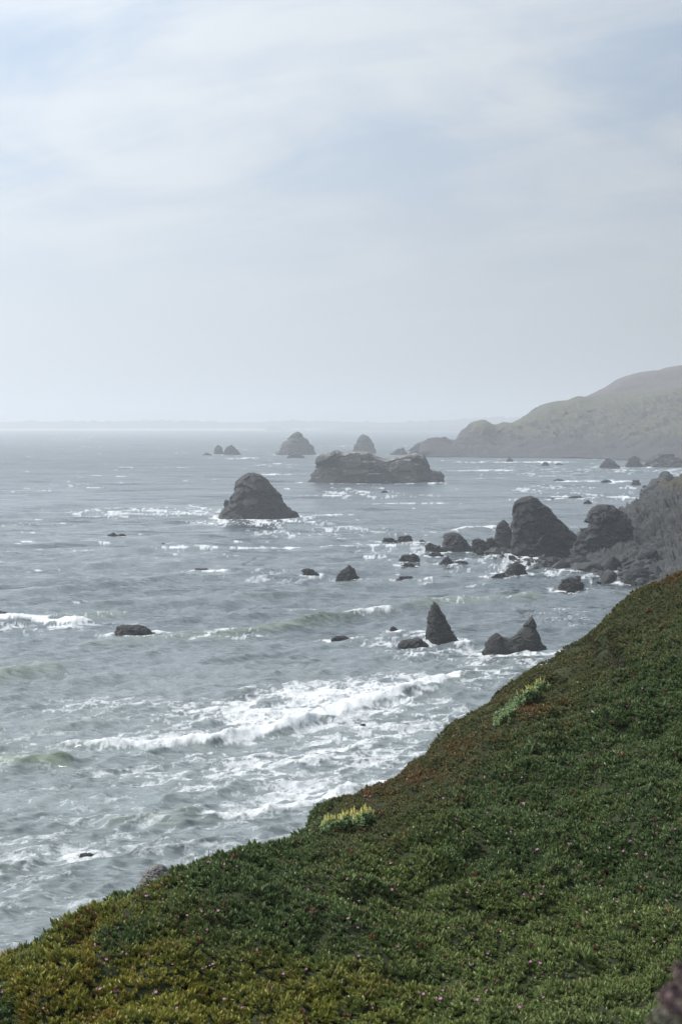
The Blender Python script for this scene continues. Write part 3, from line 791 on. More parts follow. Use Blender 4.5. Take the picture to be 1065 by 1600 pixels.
# ------------------------------------------------------------------ sea
def build_sea():
    vr = np.concatenate([661.2 + F * H / np.array([26000., 18000, 13000, 10800]), np.arange(672.2, 760, 0.9), np.arange(760, 1500, 1.45), np.arange(1500, 1700, 6), np.array([1760, 1900, 2200, 3000])])
    # rows as distances on the sea, columns as bearings
    dist = np.concatenate([[26000., 18000, 13000, 10800], sea_dist(vr[4:])])
    ang = np.concatenate([np.linspace(-1.25, -0.30, 40)[:-1], np.linspace(-0.30, -0.212, 45)[:-1], np.arange(-0.212, 0.212, 0.00075), np.linspace(0.212, 0.30, 45)[1:], np.linspace(0.30, 1.25, 40)[1:]])
    X = dist[:, None] * np.tan(ang)[None, :]
    Y = np.repeat(dist[:, None], len(ang), 1)
    print('sea grid', X.shape)
    dd = np.abs(np.gradient(dist))[:, None]          # row spacing in metres
    r = np.random.default_rng(3)
    Z = np.zeros_like(X); OX = np.zeros_like(X); OY = np.zeros_like(X)
    # waves slow and steepen towards the shore, so crests line up with it
    calm = 1.0
    lam = np.geomspace(1.3, 62, 56)
    wob = 6 * fbm(xy3(X / 90, Y / 90, 2.0), 2)
    for l in lam:
        spread = np.interp(math.log(l), [math.log(1.3), math.log(62)], [0.75, 0.20])
        th = -math.pi / 4 - 0.12 + r.normal() * spread
        kx, ky = math.cos(th), math.sin(th)
        k = 2 * math.pi / l
        A = 0.064 / k * np.interp(l, [1, 5, 10, 20, 62], [1.45, 1.2, 0.8, 0.40, 0.20])
        flt = np.clip((l / (1.7 * dd)) - 0.6, 0, 1)
        ph = k * (kx * X + ky * Y + wob * 0.5) + r.uniform(0, 6.28)
        A_ = A * flt * (1.0 if l < 7 else 0.6 + 0.4 * smooth(240, 420, Y))
        Z += A_ * np.cos(ph)
        OX -= A_ * kx * np.sin(ph) * 0.8; OY -= A_ * ky * np.sin(ph) * 0.8
    # ---- breaking waves along the photo's crest lines
    foamC = np.zeros_like(X)     # coverage
    crest = np.zeros_like(X)  # weight of the painted backlit green on wave crests
    rough = np.zeros_like(X)
    inview = (np.abs(np.tan(ang))[None, :] < 0.5) & (Y < 900)

    def breaker(pts, A, back, front, white, green, trail, fore, wh_along=None):
        P = sea_pt(np.array([p[0] for p in pts]), np.array([p[1] for p in pts]))
        best = np.full(X.shape, 1e9); sg = np.zeros_like(X); al = np.zeros_like(X)
        seg = np.linalg.norm(np.diff(P[:, :2], axis=0), axis=1); cum = np.concatenate([[0], np.cumsum(seg)])
        tot = cum[-1]
        lo, hi = P[:, 1].min() - back * 5, P[:, 1].max() + back * 5
        rs = np.where((dist > lo) & (dist < hi))[0]
        if len(rs) == 0: return
        tn = np.tan(ang)
        cs = np.where((tn > (P[:, 0] / P[:, 1]).min() - 0.1) & (tn < (P[:, 0] / P[:, 1]).max() + 0.1))[0]
        sl = (slice(rs[0], rs[-1] + 1), slice(cs[0], cs[-1] + 1))
        wx = min(1.6, 0.22 * front + 0.25) * fbm(xy3(X[sl] / 9, Y[sl] / 9, pts[0][0]), 3)
        xx, yy = X[sl] + wx, Y[sl] + wx
        b = best[sl]; s_ = sg[sl]; a_ = al[sl]
        for i in range(len(P) - 1):
            p, q = P[i, :2], P[i + 1, :2]
            e = (q - p) / seg[i]
            t = (xx - p[0]) * e[0] + (yy - p[1]) * e[1]
            tc_ = np.clip(t, 0, seg[i])
            dx, dy = xx - p[0] - tc_ * e[0], yy - p[1] - tc_ * e[1]
            dst = np.hypot(dx, dy)
            side = dx * e[1] - dy * e[0]       # + = seaward of camera (front face, towards viewer/right)
            m = dst < b
            b[m] = dst[m]; s_[m] = np.where(side > 0, dst, -dst)[m]; a_[m] = ((cum[i] + tc_) / tot)[m]
        ends = np.clip(np.minimum(a_, 1 - a_) / 0.16, 0, 1)
        ends = smooth(0, 1, ends)
        prof = np.where(s_ > 0, np.exp(-(s_ / front) ** 2), 0.75 * np.exp(-(s_ / back) ** 2) + 0.25 * np.exp(-(s_ / (back * .4)) ** 2))
        var = 0.8 + 0.5 * fbm(xy3(a_ * tot / 7, pts[0][1], 0), 3)
        Z[sl] += A * prof * ends * var
        wa = 1.0 if wh_along is None else np.interp(a_, [w[0] for w in wh_along], [w[1] for w in wh_along])
        f = white * wa * ends * np.where(s_ > 0, np.exp(-(s_ / (front * 1.15)) ** 4), np.exp(-(s_ / (back * 0.35)) ** 2))
        f2 = trail * wa * ends * np.where(s_ < 0, np.exp(s_ / (back * 3.2)), 0)
        f3 = fore * wa * ends * np.where(s_ > 0, np.exp(-s_ / (front * 8)), 0)
        foamC[sl] = np.maximum(foamC[sl], np.maximum(f, np.maximum(f2, f3)))
        rough[sl] = np.maximum(rough[sl], np.minimum(1, f * 1.2))
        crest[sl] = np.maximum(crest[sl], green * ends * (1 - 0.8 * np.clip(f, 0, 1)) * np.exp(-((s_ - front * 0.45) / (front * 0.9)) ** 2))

    breaker([(-90, 1178), (40, 1172), (90, 1168), (250, 1164), (330, 1161), (420, 1144), (520, 1116), (600, 1093), (690, 1066), (760, 1046)], 1.2, 4.0, 1.7, 1.1, 0.3, 0.80, 0.45, [(0, 0.0), (0.2, 0.75), (0.34, 0.95), (0.85, 1), (0.95, 0.9), (1, 0.3)])
    breaker([(230, 1272), (330, 1276), (420, 1268), (480, 1256), (530, 1241), (575, 1222)], 0.8, 3.0, 1.4, 1.05, 0.35, 0.55, 0.35, [(0, 0.0), (0.3, 0.7), (1, 1)])
    breaker([(240, 1000), (340, 993), (420, 985), (500, 972), (600, 957), (640, 949)], 1.35, 5.0, 2.2, 0.9, 0.55, 0.2, 0.1, [(0, 0.0), (0.45, 0.12), (0.62, 0.25), (0.72, 0.75), (0.88, 0.95), (1, 0.3)])
    breaker([(630, 950), (680, 944), (760, 938), (860, 930)], 1.2, 5.0, 2.4, 0.4, 0.6, 0.1, 0.1)
    breaker([(-60, 975), (0, 971), (60, 969), (110, 974), (150, 968)], 1.3, 4.0, 2.2, 1.0, 0.1, 0.4, 0.5)
    breaker([(90, 972), (130, 964), (175, 960), (215, 956)], 1.5, 5.0, 2.4, 0.25, 0.6, 0.1, 0.0)
    breaker([(-60, 1062), (0, 1057), (60, 1048), (110, 1044)], 1.5, 5, 2.4, 0.15, 0.5, 0, 0)
    breaker([(-80, 1196), (0, 1194), (50, 1191), (130, 1190)], 1.5, 4, 1.9, 0.12, 0.85, 0, 0)
    breaker([(100, 1012), (200, 1004), (300, 1000), (420, 1002)], 0.8, 5, 2.6, 0.2, 0.3, 0, 0)
    breaker([(0, 1375), (40, 1350), (75, 1330), (95, 1327)], 0.8, 3, 1.4, 0.35, 0.3, 0.05, 0)
    breaker([(150, 1285), (230, 1278), (300, 1290)], 0.8, 3, 1.5, 0.05, 0.4, 0, 0)
    breaker([(560, 842), (640, 838), (700, 838), (780, 828)], 1.8, 9, 4.5, 0.3, 0.12, 0.1, 0.2)
    breaker([(700, 836), (745, 828), (790, 822)], 1.2, 7, 3.0, 0.9, 0.0, 0.2, 0.1)
    breaker([(200, 858), (330, 856), (460, 855), (600, 852), (690, 851)], 0.6, 9, 4, 0.75, 0, 0.2, 0.3)
    breaker([(150, 806), (230, 804), (340, 806)], 0.6, 14, 6, 0.7, 0, 0.5, 0.3)
    breaker([(440, 809), (500, 806), (560, 804)], 0.5, 12, 6, 0.6, 0, 0.3, 0.2)
    for (a, b_, u0, u1, w) in ((722, 0.4, 700, 900, .8), (735, .4, 690, 800, .6), (752, .4, 850, 1000, .85), (762, .4, 900, 1010, .5), (778, .4, 830, 1000, .7), (787, .3, 560, 720, .6), (775, .3, 440, 580, .6),
                              (748, .3, 690, 780, .7), (741, .3, 400, 480, .55), (697, .2, 490, 550, .5), (716, .2, 310, 400, .5), (730, .2, 150, 330, .35), (762, .3, 0, 200, .35), (819, .3, 0, 130, .5), (833, .3, 560, 680, .5), (870, .3, 560, 640, .55), (915, .3, 640, 780, .35), (1000, .3, 240, 420, .5)):
        pts = [(u0, a + 1), ((u0 * 2 + u1) / 3, a), ((u0 + u1 * 2) / 3, a + .5), (u1, a - 1)]
        sc = float(sea_dist(a)) / 500
        breaker(pts, 0.4, 7 * sc ** 1.5, 4 * sc ** 1.5, w, 0, w * 0.4, w * 0.3)
    # ---- broad areas of spent foam
    def patch(pu, pv, ru, rv, w):
        c = sea_pt(pu, pv)
        rx = ru * c[1] / F
        y1, y2 = float(sea_dist(pv + rv)), float(sea_dist(pv - rv))
        ryy = (y2 - y1) / 2
        q = ((X - c[0]) / rx) ** 2 + ((Y - c[1]) / ryy) ** 2
        np.maximum(foamC, w * np.exp(-q ** 1.5), out=foamC)
    for a in ((520, 1092, 160, 28, .82), (420, 1115, 150, 30, .74), (600, 1080, 95, 18, .84), (330, 1115, 150, 30, .45), (440, 1200, 220, 45, .52), (560, 1170, 120, 50, .54), (300, 1215, 190, 32, .44), (620, 1130, 110, 50, .48), (150, 1105, 150, 30, .32),
              (480, 1240, 130, 26, .52), (640, 1180, 70, 30, .46), (690, 1110, 60, 30, .42), (760, 1050, 60, 20, .5), (690, 1020, 110, 16, .5), (800, 1035, 80, 10, .5), (560, 1002, 80, 10, .42), (150, 1335, 60, 10, .36),
              (60, 978, 110, 12, .5), (300, 993, 140, 8, .5), (230, 800, 140, 12, .45), (400, 815, 130, 8, .6), (500, 830, 150, 14, .34), (650, 860, 130, 14, .36), (760, 880, 110, 16, .36), (840, 895, 110, 14, .36), (900, 770, 170, 18, .3), (850, 735, 180, 14, .28),
              (1000, 735, 120, 10, .36), (580, 770, 140, 12, .30), (420, 900, 160, 14, .25), (650, 990, 60, 8, .45), (870, 960, 90, 30, .25), (550, 1235, 30, 12, .9), (590, 1222, 30, 10, .8)):
        patch(*a)
    # foam and wash round the rocks
    for (rx_, ry_, a, b_, h, w) in ROCKS:
        if w == 0: continue
        pr = 1.6 + 0.35 * a
        m = (np.abs(Y - ry_) < b_ + 6 * pr)
        rs = np.where(m.any(1))[0]
        cs = np.where(np.abs(np.tan(ang) * ry_ - rx_) < a + 8 * pr + 0.05 * a)[0]
        if len(rs) == 0 or len(cs) == 0: continue
        sl = (slice(rs[0], rs[-1] + 1), slice(cs[0], cs[-1] + 1))
        q = np.hypot((X[sl] - rx_) / (a + pr), (Y[sl] - ry_) / (b_ + pr))
        wv = w * 0.92 * np.exp(-np.clip(q - 0.85, 0, 9) / 0.16)
        wl2 = w * 0.36 * np.exp(-np.clip(q - 0.9, 0, 9) / 0.5)
        foamC[sl] = np.maximum(foamC[sl], np.maximum(wv * (0.65 + 0.6 * fbm(xy3(X[sl] / (2 + a), Y[sl] / (2 + a), h), 2)), wl2))
    # whitecaps out at sea
    gust = fbm(xy3(X / 130, Y / 260, 7.7), 3)
    cap = fbm(xy3((X * 0.8 + Y * 0.6) / 17, (X * 0.6 - Y * 0.8) / 6.5, 1.3), 3)
    foamC = np.maximum(foamC, 0.6 * smooth(0.22, 0.55, cap + 0.4 * gust) * smooth(250, 420, Y))
    foamC = np.maximum(foamC, 0.10 + 0.12 * gust + 0.07 * smooth(340, 220, Y) * (1 + gust))  # thin foam film; its near-shore extra also stands in for bright sky reflection
    foamC = np.clip(foamC, 0, 1)
    # lacy pattern, in metres, warped and drawn out along the crests
    ca, sa = math.cos(R(40)), math.sin(R(40))
    A_ = (X * ca + Y * sa); B_ = (-X * sa + Y * ca)
    w1 = 1.3 * fbm(xy3(X / 6, Y / 6, 3.0), 3); w2 = 1.3 * fbm(xy3(X / 6, Y / 6, 8.0), 3)
    sc = 1 + smooth(300, 1500, Y) * 3.0
    lace = fbm(xy3((A_ / 2.2) / sc + w1, (B_ / 1.2) / sc + w2, 0.5), 4, 0.62, ridged=True)
    blot = fbm(xy3(A_ / (7 * sc) + w1 * .4, B_ / (2.8 * sc) + w2 * .4, 4.5), 5, 0.68)
    pat = 0.42 * lace + 0.6 * blot
    qs = np.linspace(0, 1, 200)
    pat = np.interp(pat, np.quantile(pat[::3, ::3], qs), qs)          # flat histogram: coverage is then exact
    foam = smooth(-0.22, 0.30, pat - (1 - foamC)) * smooth(0.05, 0.3, foamC)
    speck = fbm(xy3(A_ / (1.6 * sc), B_ / (0.8 * sc), 9.1), 3, 0.65)
    foam = np.clip(0.72 * foam * (0.85 + 0.7 * speck) + 0.30 * foamC * smooth(0.2, 0.7, foamC) * (1 + 0.9 * speck) + smooth(0.86, 1.0, foamC) * 0.6, 0, 1.15)
    near = (Y < 1200)
    turb = fbm(xy3(X / 1.1, Y / 1.1, 2.2), 4, 0.62)
    Z += rough * (0.26 * turb + 0.03) + 0.05 * foam * turb
    Z *= np.clip(1.0, 0, 1)
    murk_sheen = np.clip(0.12 + 0.18 * smooth(900, 400, Y) + 0.7 * smooth(360, 210, Y) + 0.2 * gust, 0, 1)  # turbid water and painted sky sheen, both stronger towards the shore
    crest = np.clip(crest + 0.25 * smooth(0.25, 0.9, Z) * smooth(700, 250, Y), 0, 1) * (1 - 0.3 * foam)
    V = np.stack([X + OX, Y + OY, Z], -1).reshape(-1, 3)
    me = mesh_from('sea', V, grid_faces(*X.shape)[:, ::-1])
    attr(me, 'foam', foam.ravel()); attr(me, 'crest', crest.ravel()); attr(me, 'murk_sheen', murk_sheen.ravel())
    attr(me, 'chop', (0.11 + 0.32 * smooth(350, 1900, Y)).ravel())        # waves the mesh cannot carry become gloss roughness
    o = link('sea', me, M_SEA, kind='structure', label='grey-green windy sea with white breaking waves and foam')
    return o


build_sea()


# ------------------------------------------------------------------ ice plant carpet
def plant_mat(name, attr_name='col'):
    m, t, b = new_mat(name)
    L = t.links
    at = nd(t, 'ShaderNodeAttribute', attribute_name=attr_name, attribute_type='INSTANCER')
    tip = nd(t, 'ShaderNodeAttribute', attribute_name='tip')
    mx = nd(t, 'ShaderNodeMix', data_type='RGBA'); L.new(tip.outputs['Fac'], mx.inputs[0])
    L.new(at.outputs['Color'], mx.inputs['A'])
    hs = nd(t, 'ShaderNodeMix', data_type='RGBA', blend_type='MULTIPLY', inp={0: 1.0}); L.new(at.outputs['Color'], hs.inputs['A']); hs.inputs['B'].default_value = (1.35, 1.05, 0.9, 1)
    L.new(hs.outputs['Result'], mx.inputs['B'])
    L.new(mx.outputs['Result'], b.inputs['Base Color'])
    b.inputs['Roughness'].default_value = 0.42
    b.inputs['Specular IOR Level'].default_value = 0.4
    tr = nd(t, 'ShaderNodeBsdfTranslucent'); L.new(mx.outputs['Result'], tr.inputs['Color'])
    ms = nd(t, 'ShaderNodeMixShader', inp={0: 0.33}); L.new(b.outputs[0], ms.inputs[1]); L.new(tr.outputs[0], ms.inputs[2])
    L.new(ms.outputs[0], t.nodes['Material Output'].inputs['Surface'])
    return m


M_ICE = plant_mat('ice_plant_leaf')


def shoot_mesh(seed, nleaf, spread):
    r = random.Random(seed)
    V, Fc, tip = [], [], []
    for i in range(nleaf):
        az = i * 2.4 + r.uniform(-0.3, 0.3)
        el = r.uniform(*spread)
        L_ = r.uniform(0.042, 0.070); w = r.uniform(0.0075, 0.0115)
        dirh = Vector((math.cos(az), math.sin(az), 0)); side = Vector((-math.sin(az), math.cos(az), 0))
        base = dirh * 0.008 + Vector((0, 0, r.uniform(-0.01, 0.035)))
        p = base.copy(); ang = el
        b0 = len(V)
        segs = 3
        for s in range(segs):
            d = dirh * math.cos(ang) + Vector((0, 0, math.sin(ang)))
            upv = -dirh * math.sin(ang) + Vector((0, 0, math.cos(ang)))
            ww = w * (1.0, 1.08, 0.8)[s]
            V += [p + side * ww + upv * ww * .6, p - side * ww + upv * ww * .6, p - upv * ww * 1.0]
            tip += [s / segs] * 3
            p = p + d * L_ / segs
            ang += 0.22
        V.append(p); tip.append(1.0)
        for s in range(segs - 1):
            a, c = b0 + 3 * s, b0 + 3 * s + 3
            for j in range(3):
                Fc.append((a + j, a + (j + 1) % 3, c + (j + 1) % 3)); Fc.append((a + j, c + (j + 1) % 3, c + j))
        a = b0 + 3 * (segs - 1)
        for j in range(3):
            Fc.append((a + j, a + (j + 1) % 3, len(V) - 1))
    me = mesh_from('ice_plant_shoot', np.array([tuple(v) for v in V]), np.array(Fc), False)
    attr(me, 'tip', tip)
    me.materials.append(M_ICE)
    return bpy.data.objects.new('ice_plant_shoot', me)


shoots = [shoot_mesh(1, 7, (0.5, 1.25)), shoot_mesh(2, 8, (0.3, 1.2)), shoot_mesh(3, 6, (0.7, 1.35)), shoot_mesh(4, 9, (0.1, 1.1))]


def gn_scatter(name, pts, rot, scl, col, idx, sources, label, kind='stuff', extra=None):
    me = bpy.data.meshes.new(name)
    me.vertices.add(len(pts)); me.vertices.foreach_set('co', np.asarray(pts, np.float32).ravel())
    attr(me, 'rot', rot, 'FLOAT_VECTOR'); attr(me, 'scl', scl)
    attr(me, 'col', np.concatenate([col, np.ones((len(col), 1))], 1), 'FLOAT_COLOR')
    ai = me.attributes.new('idx', 'INT', 'POINT'); ai.data.foreach_set('value', np.asarray(idx, np.int32))
    o = link(name, me, kind=kind, label=label)
    ng = bpy.data.node_groups.new(name + '_scatter', 'GeometryNodeTree')
    ng.interface.new_socket('Geometry', in_out='INPUT', socket_type='NodeSocketGeometry')
    ng.interface.new_socket('Geometry', in_out='OUTPUT', socket_type='NodeSocketGeometry')
    gi = ng.nodes.new('NodeGroupInput'); go = ng.nodes.new('NodeGroupOutput')
    mp = ng.nodes.new('GeometryNodeMeshToPoints')
    ip = ng.nodes.new('GeometryNodeInstanceOnPoints')
    jn = ng.nodes.new('GeometryNodeJoinGeometry')
    for s in sources:
        oi = ng.nodes.new('GeometryNodeObjectInfo'); oi.inputs['Object'].default_value = s
        g2 = ng.nodes.new('GeometryNodeGeometryToInstance')
        ng.links.new(oi.outputs['Geometry'], g2.inputs[0]); ng.links.new(g2.outputs[0], jn.inputs[0])

    def na(nm, typ):
        n = ng.nodes.new('GeometryNodeInputNamedAttribute'); n.data_type = typ; n.inputs['Name'].default_value = nm
        return n.outputs['Attribute']
    er = ng.nodes.new('FunctionNodeEulerToRotation')
    ng.links.new(na('rot', 'FLOAT_VECTOR'), er.inputs[0])
    ng.links.new(gi.outputs[0], mp.inputs['Mesh']); ng.links.new(mp.outputs[0], ip.inputs['Points'])
    ng.links.new(jn.outputs[0], ip.inputs['Instance'])
    ip.inputs['Pick Instance'].default_value = True
    ng.links.new(na('idx', 'INT'), ip.inputs['Instance Index'])
    ng.links.new(er.outputs[0], ip.inputs['Rotation']); ng.links.new(na('scl', 'FLOAT'), ip.inputs['Scale'])
    ng.links.new(ip.outputs[0], go.inputs[0])
    md = o.modifiers.new('scatter', 'NODES'); md.node_group = ng
    return o


def sample_hill(density, r0, r1, u_lo=-260, u_hi=1330, seed=1):
    """random points on the hillside grid, rows r0..r1"""
    r = np.random.default_rng(seed)
    c0 = int((u_lo - HU[0]) / 6); c1 = int((u_hi - HU[0]) / 6)
    A = HG[r0:r1 + 1, c0:c1 + 1]
    e1 = A[:-1, 1:] - A[:-1, :-1]; e2 = A[1:, :-1] - A[:-1, :-1]
    area = np.linalg.norm(np.cross(e1, e2), axis=-1)
    n = int(area.sum() * density)
    p = (area / area.sum()).ravel()
    k = r.choice(len(p), n, p=p)
    i, j = np.divmod(k, area.shape[1])
    s, t = r.random(n)[:, None], r.random(n)[:, None]
    P = A[i, j] * (1 - s) * (1 - t) + A[i, j + 1] * s * (1 - t) + A[i + 1, j] * (1 - s) * t + A[i + 1, j + 1] * s * t
    N = HN[r0:r1 + 1, c0:c1 + 1][i, j]
    return P, N, area.sum()


def hill_colour(P, r):
    u, v = to_px(P)
    big = fbm(P * 0.55 + 3, 3); med = fbm(P * 1.6 + 11, 3); fine = fbm(P * 5 + 5, 2)
    vc = np.interp(u, [a[0] for a in crest_line], [a[1] for a in crest_line])
    below = v - vc                                   # how far down the slope from its edge
    dark = np.array([0.120, 0.195, 0.088]); mid_ = np.array([0.175, 0.255, 0.098]); yel = np.array([0.255, 0.295, 0.072])
    org = np.array([0.26, 0.205, 0.06]); red = np.array([0.22, 0.11, 0.06]); brn = np.array([0.17, 0.165, 0.075])
    c = np.repeat(dark[None], len(P), 0)
    def blend(c, col, w):
        w = np.clip(w, 0, 1)[:, None]
        return c * (1 - w) + col * w
    # fresher green lower right
    w = smooth(-0.1, 0.5, big + 0.6 * med + (v - 1330) / 300) * smooth(350, 600, u)
    c = blend(c, mid_, 0.85 * w)
    # yellowing leaves at the lower left, orange where dry
    yl = smooth(430, 120, u + (1560 - v) * 0.25) * 0.9 + 0.8 * smooth(1450, 1570, v + 60 * big) * smooth(820, 480, u)
    yl = yl * smooth(-0.42, 0.25, big + med * 0.9 + 0.12)
    c = blend(c, yel, yl)
    c = blend(c, org, 0.5 * yl * smooth(0.10, 0.42, med + 0.35 * fine))
    # reddish brown band along the far edge
    bw = smooth(150, 20, below + 60 * med - 30 * fine) * smooth(470, 560, u)
    c = blend(c, brn, 0.5 * bw)
    c = blend(c, red, bw * smooth(0.0, 0.35, fine + 0.6 * med - 0.12) * 0.5)
    for (pu, pv, ru, rv, w_) in ((835, 1110, 26, 14, 1), (660, 1215, 40, 12, .9), (590, 1240, 40, 14, .5), (720, 1170, 30, 14, .6), (1045, 910, 30, 10, .6)):
        c = blend(c, red * 1.25, w_ * np.exp(-((u - pu) / ru) ** 2 - ((v - pv) / rv) ** 2) * (0.6 + 0.8 * fine))
    # dusky dead mat
    dm = np.exp(-(((u - 952) * 0.8 + (v - 1026) * 0.6) / 30) ** 2 - ((-(u - 952) * 0.6 + (v - 1026) * 0.8) / 14) ** 2)
    c = blend(c, np.array([0.07, 0.045, 0.055]), 0.95 * dm)
    c = c * (0.8 + 0.4 * r.random(len(P)))[:, None] * (1 + 0.25 * fine)[:, None]
    odd = r.random(len(P))
    c[odd < 0.012] = np.array([0.18, 0.09, 0.06])
    c[(odd > 0.02) & (odd < 0.035)] = np.array([0.22, 0.19, 0.12])
    return np.clip(c, 0.005, 0.6), dm


r_ = np.random.default_rng(21)
P, N, area = sample_hill(540, 15, 146)
print('hill area', area, 'shoots', len(P))
clump = fbm(P * 2.6 + 2, 3)
keep = r_.random(len(P)) < 0.9 + 0.45 * clump
P, N, clump = P[keep], N[keep], clump[keep]
colr, dm = hill_colour(P, r_)
u_, v_ = to_px(P)
vc_ = np.interp(u_, [a[0] for a in crest_line], [a[1] for a in crest_line])
scl = (0.58 + 0.42 * r_.random(len(P)) + 0.5 * np.clip(clump, -0.5, 0.6)) * (1 - 0.4 * smooth(130, 30, v_ - vc_) * smooth(480, 560, u_)) * (1 - 0.5 * dm)
scl = scl * np.where(r_.random(len(P)) < 0.05, 1.6, 1.0)
up = N * 0.55 + np.array([-0.05, -0.05, 0.6]) + r_.normal(size=N.shape) * 0.17
up /= np.linalg.norm(up, axis=1)[:, None]
rot = np.stack([np.arctan2(-up[:, 1], up[:, 2]), np.arcsin(np.clip(up[:, 0], -1, 1)), r_.uniform(0, 6.28, len(P))], 1)
# tilt first, spin about the shoot's own axis: euler XYZ applies X, then Y, then Z, so spin is folded into the variant choice
rot[:, 2] = r_.uniform(-0.5, 0.5, len(P))
P = P + N * (0.03 * r_.random(len(P)))[:, None] + np.clip(clump, -.4, .5)[:, None] * N * 0.085
carpet = gn_scatter('ice_plant_carpet', P, rot, scl, colr, r_.integers(0, 4, len(P)), shoots,
                    'dense succulent ground cover, green to yellow and rust, over the whole near hillside')

# ------------------------------------------------------------------ flowers in the carpet
M_PINK = simple_mat('petal_pink', (0.46, 0.15, 0.37), 0.5, (0.36, 0.10, 0.30), 40, translucent=0.3)
M_PALE = simple_mat('petal_pale', (0.70, 0.62, 0.55), 0.6, (0.6, 0.5, 0.42), 40, translucent=0.2)
M_CENT = simple_mat('flower_centre', (0.6, 0.5, 0.2), 0.7)


def flower_mesh(seed, mat, closed=0.2, rad=0.026):
    r = random.Random(seed)
    V, Fc = [], []
    n = 16
    for i in range(n):
        a = i * 2 * math.pi / n + r.uniform(-.08, .08)
        e = closed + r.uniform(-0.1, 0.2)
        R_ = rad * r.uniform(0.85, 1.1)
        d = Vector((math.cos(a), math.sin(a), 0)); s = Vector((-math.sin(a), math.cos(a), 0)) * rad * 0.13
        b0 = len(V)
        p0 = d * rad * .15; p1 = d * R_ * .6 * math.cos(e) + Vector((0, 0, R_ * .6 * math.sin(e))); p2 = d * R_ * math.cos(e) + Vector((0, 0, R_ * math.sin(e) * 1.1))
        V += [p0 - s * .6, p0 + s * .6, p1 + s, p1 - s, p2]
        Fc += [(b0, b0 + 1, b0 + 2), (b0, b0 + 2, b0 + 3), (b0 + 3, b0 + 2, b0 + 4)]
    m = 10
    c0 = len(V)
    for i in range(m):
        a = i * 2 * math.pi / m
        V.append(Vector((math.cos(a) * rad * .28, math.sin(a) * rad * .28, rad * 0.12)))
    V.append(Vector((0, 0, rad * 0.3)))
    k0 = len(Fc)
    for i in range(m):
        Fc.append((c0 + i, c0 + (i + 1) % m, c0 + m))
    me = mesh_from('flower', np.array([tuple(v) for v in V]), np.array(Fc), False)
    me.materials.append(mat); me.materials.append(M_CENT)
    for p in me.polygons[k0:]:
        p.material_index = 1
    return me


FL = [flower_mesh(1, M_PINK), flower_mesh(2, M_PINK, 0.5, 0.024), flower_mesh(3, M_PINK, 0.9, 0.022)]
FLP = [flower_mesh(4, M_PALE, 0.7, 0.018)]
spots = [(1025, 1289), (1018, 1300), (1030, 1300), (1026, 1311), (1052, 1305), (1058, 1306), (987, 1321), (975, 1335), (954, 1334), (998, 1341), (1012, 1343), (973, 1290), (926, 1290), (858, 1364), (887, 1368), (933, 1394), (845, 1405), (834, 1412),
         (913, 1434), (1009, 1380), (1057, 1410), (1042, 1417), (784, 1466), (804, 1470), (772, 1443), (759, 1501), (772, 1514), (733, 1521), (843, 1516), (810, 1530), (849, 1531), (839, 1537), (695, 1560), (760, 1562), (768, 1557), (853, 1571), (811, 1587),
         (889, 1591), (731, 1564), (692, 1572), (1022, 1482), (1030, 1529), (838, 1341), (840, 1338), (747, 1391), (724, 1390), (705, 1286), (814, 1263), (951, 1071), (1003, 1082), (949, 1167), (948, 1172), (902, 1197), (891, 1205), (784, 1219), (819, 1222),
         (754, 1185), (827, 1128), (808, 1144), (1006, 1245), (986, 1250), (977, 1112), (1022, 1055), (1053, 1012), (870, 1153), (694, 1257), (362, 1337), (366, 1364), (353, 1365), (268, 1381), (257, 1390), (330, 1358), (235, 1395), (228, 1411), (337, 1431),
         (541, 1384), (560, 1381), (478, 1399), (513, 1381), (609, 1400), (622, 1408), (558, 1458), (487, 1435), (481, 1453), (545, 1446), (316, 1523), (385, 1505), (378, 1510), (356, 1571), (381, 1585), (243, 1563), (180, 1559), (156, 1557), (162, 1557), (11, 1558),
         (105, 1526), (192, 1500), (165, 1511), (212, 1452), (600, 1390), (694, 1197), (572, 1252), (578, 1255), (64, 1440), (100, 1440), (337, 1553), (305, 1563), (97, 1536), (214, 1521), (640, 1500), (520, 1530), (598, 1470), (575, 1252), (640, 1225)]
rr = random.Random(9)
for _ in range(95):
    spots.append((rr.uniform(250, 1062), rr.uniform(1250, 1590)))
pale = [(305, 1468), (249, 1530), (329, 1519), (72, 1584), (42, 1521), (5, 1553), (542, 1417), (547, 1419), (598, 1315), (367, 1469), (403, 1459), (465, 1484), (632, 1474), (606, 1358), (70, 1473), (83, 1475), (102, 1451), (207, 1485), (273, 1363), (455, 1440)]
Ho = Vector((0, 0, H))
nfl = 0
for k, (u, v) in enumerate([(a, b) for a, b in spots] + pale):
    q = on_ray(u, v, 30.0)
    h = hill_bvh.ray_cast(Ho, (Vector(q) - Ho).normalized())
    if h[0] is None or h[0].y > 34: continue
    is_pale = k >= len(spots)
    o = link('flower', rr.choice(FLP if is_pale else FL), None, parent=carpet)
    n = h[1] if h[1].z > 0 else -h[1]
    o.location = h[0] + n * 0.075 + Vector((0, -0.03, 0.025))
    nn = (n * 0.5 + Vector((rr.uniform(-.4, .4), -0.35 + rr.uniform(-.4, .4), 0.7))).normalized()
    o.rotation_euler = nn.to_track_quat('Z', 'Y').to_euler()
    s = rr.uniform(0.6, 1.1) if k < len(spots) - 95 else rr.uniform(0.55, 0.9)
    o.scale = (s, s, s)
    nfl += 1
print('flowers', nfl)

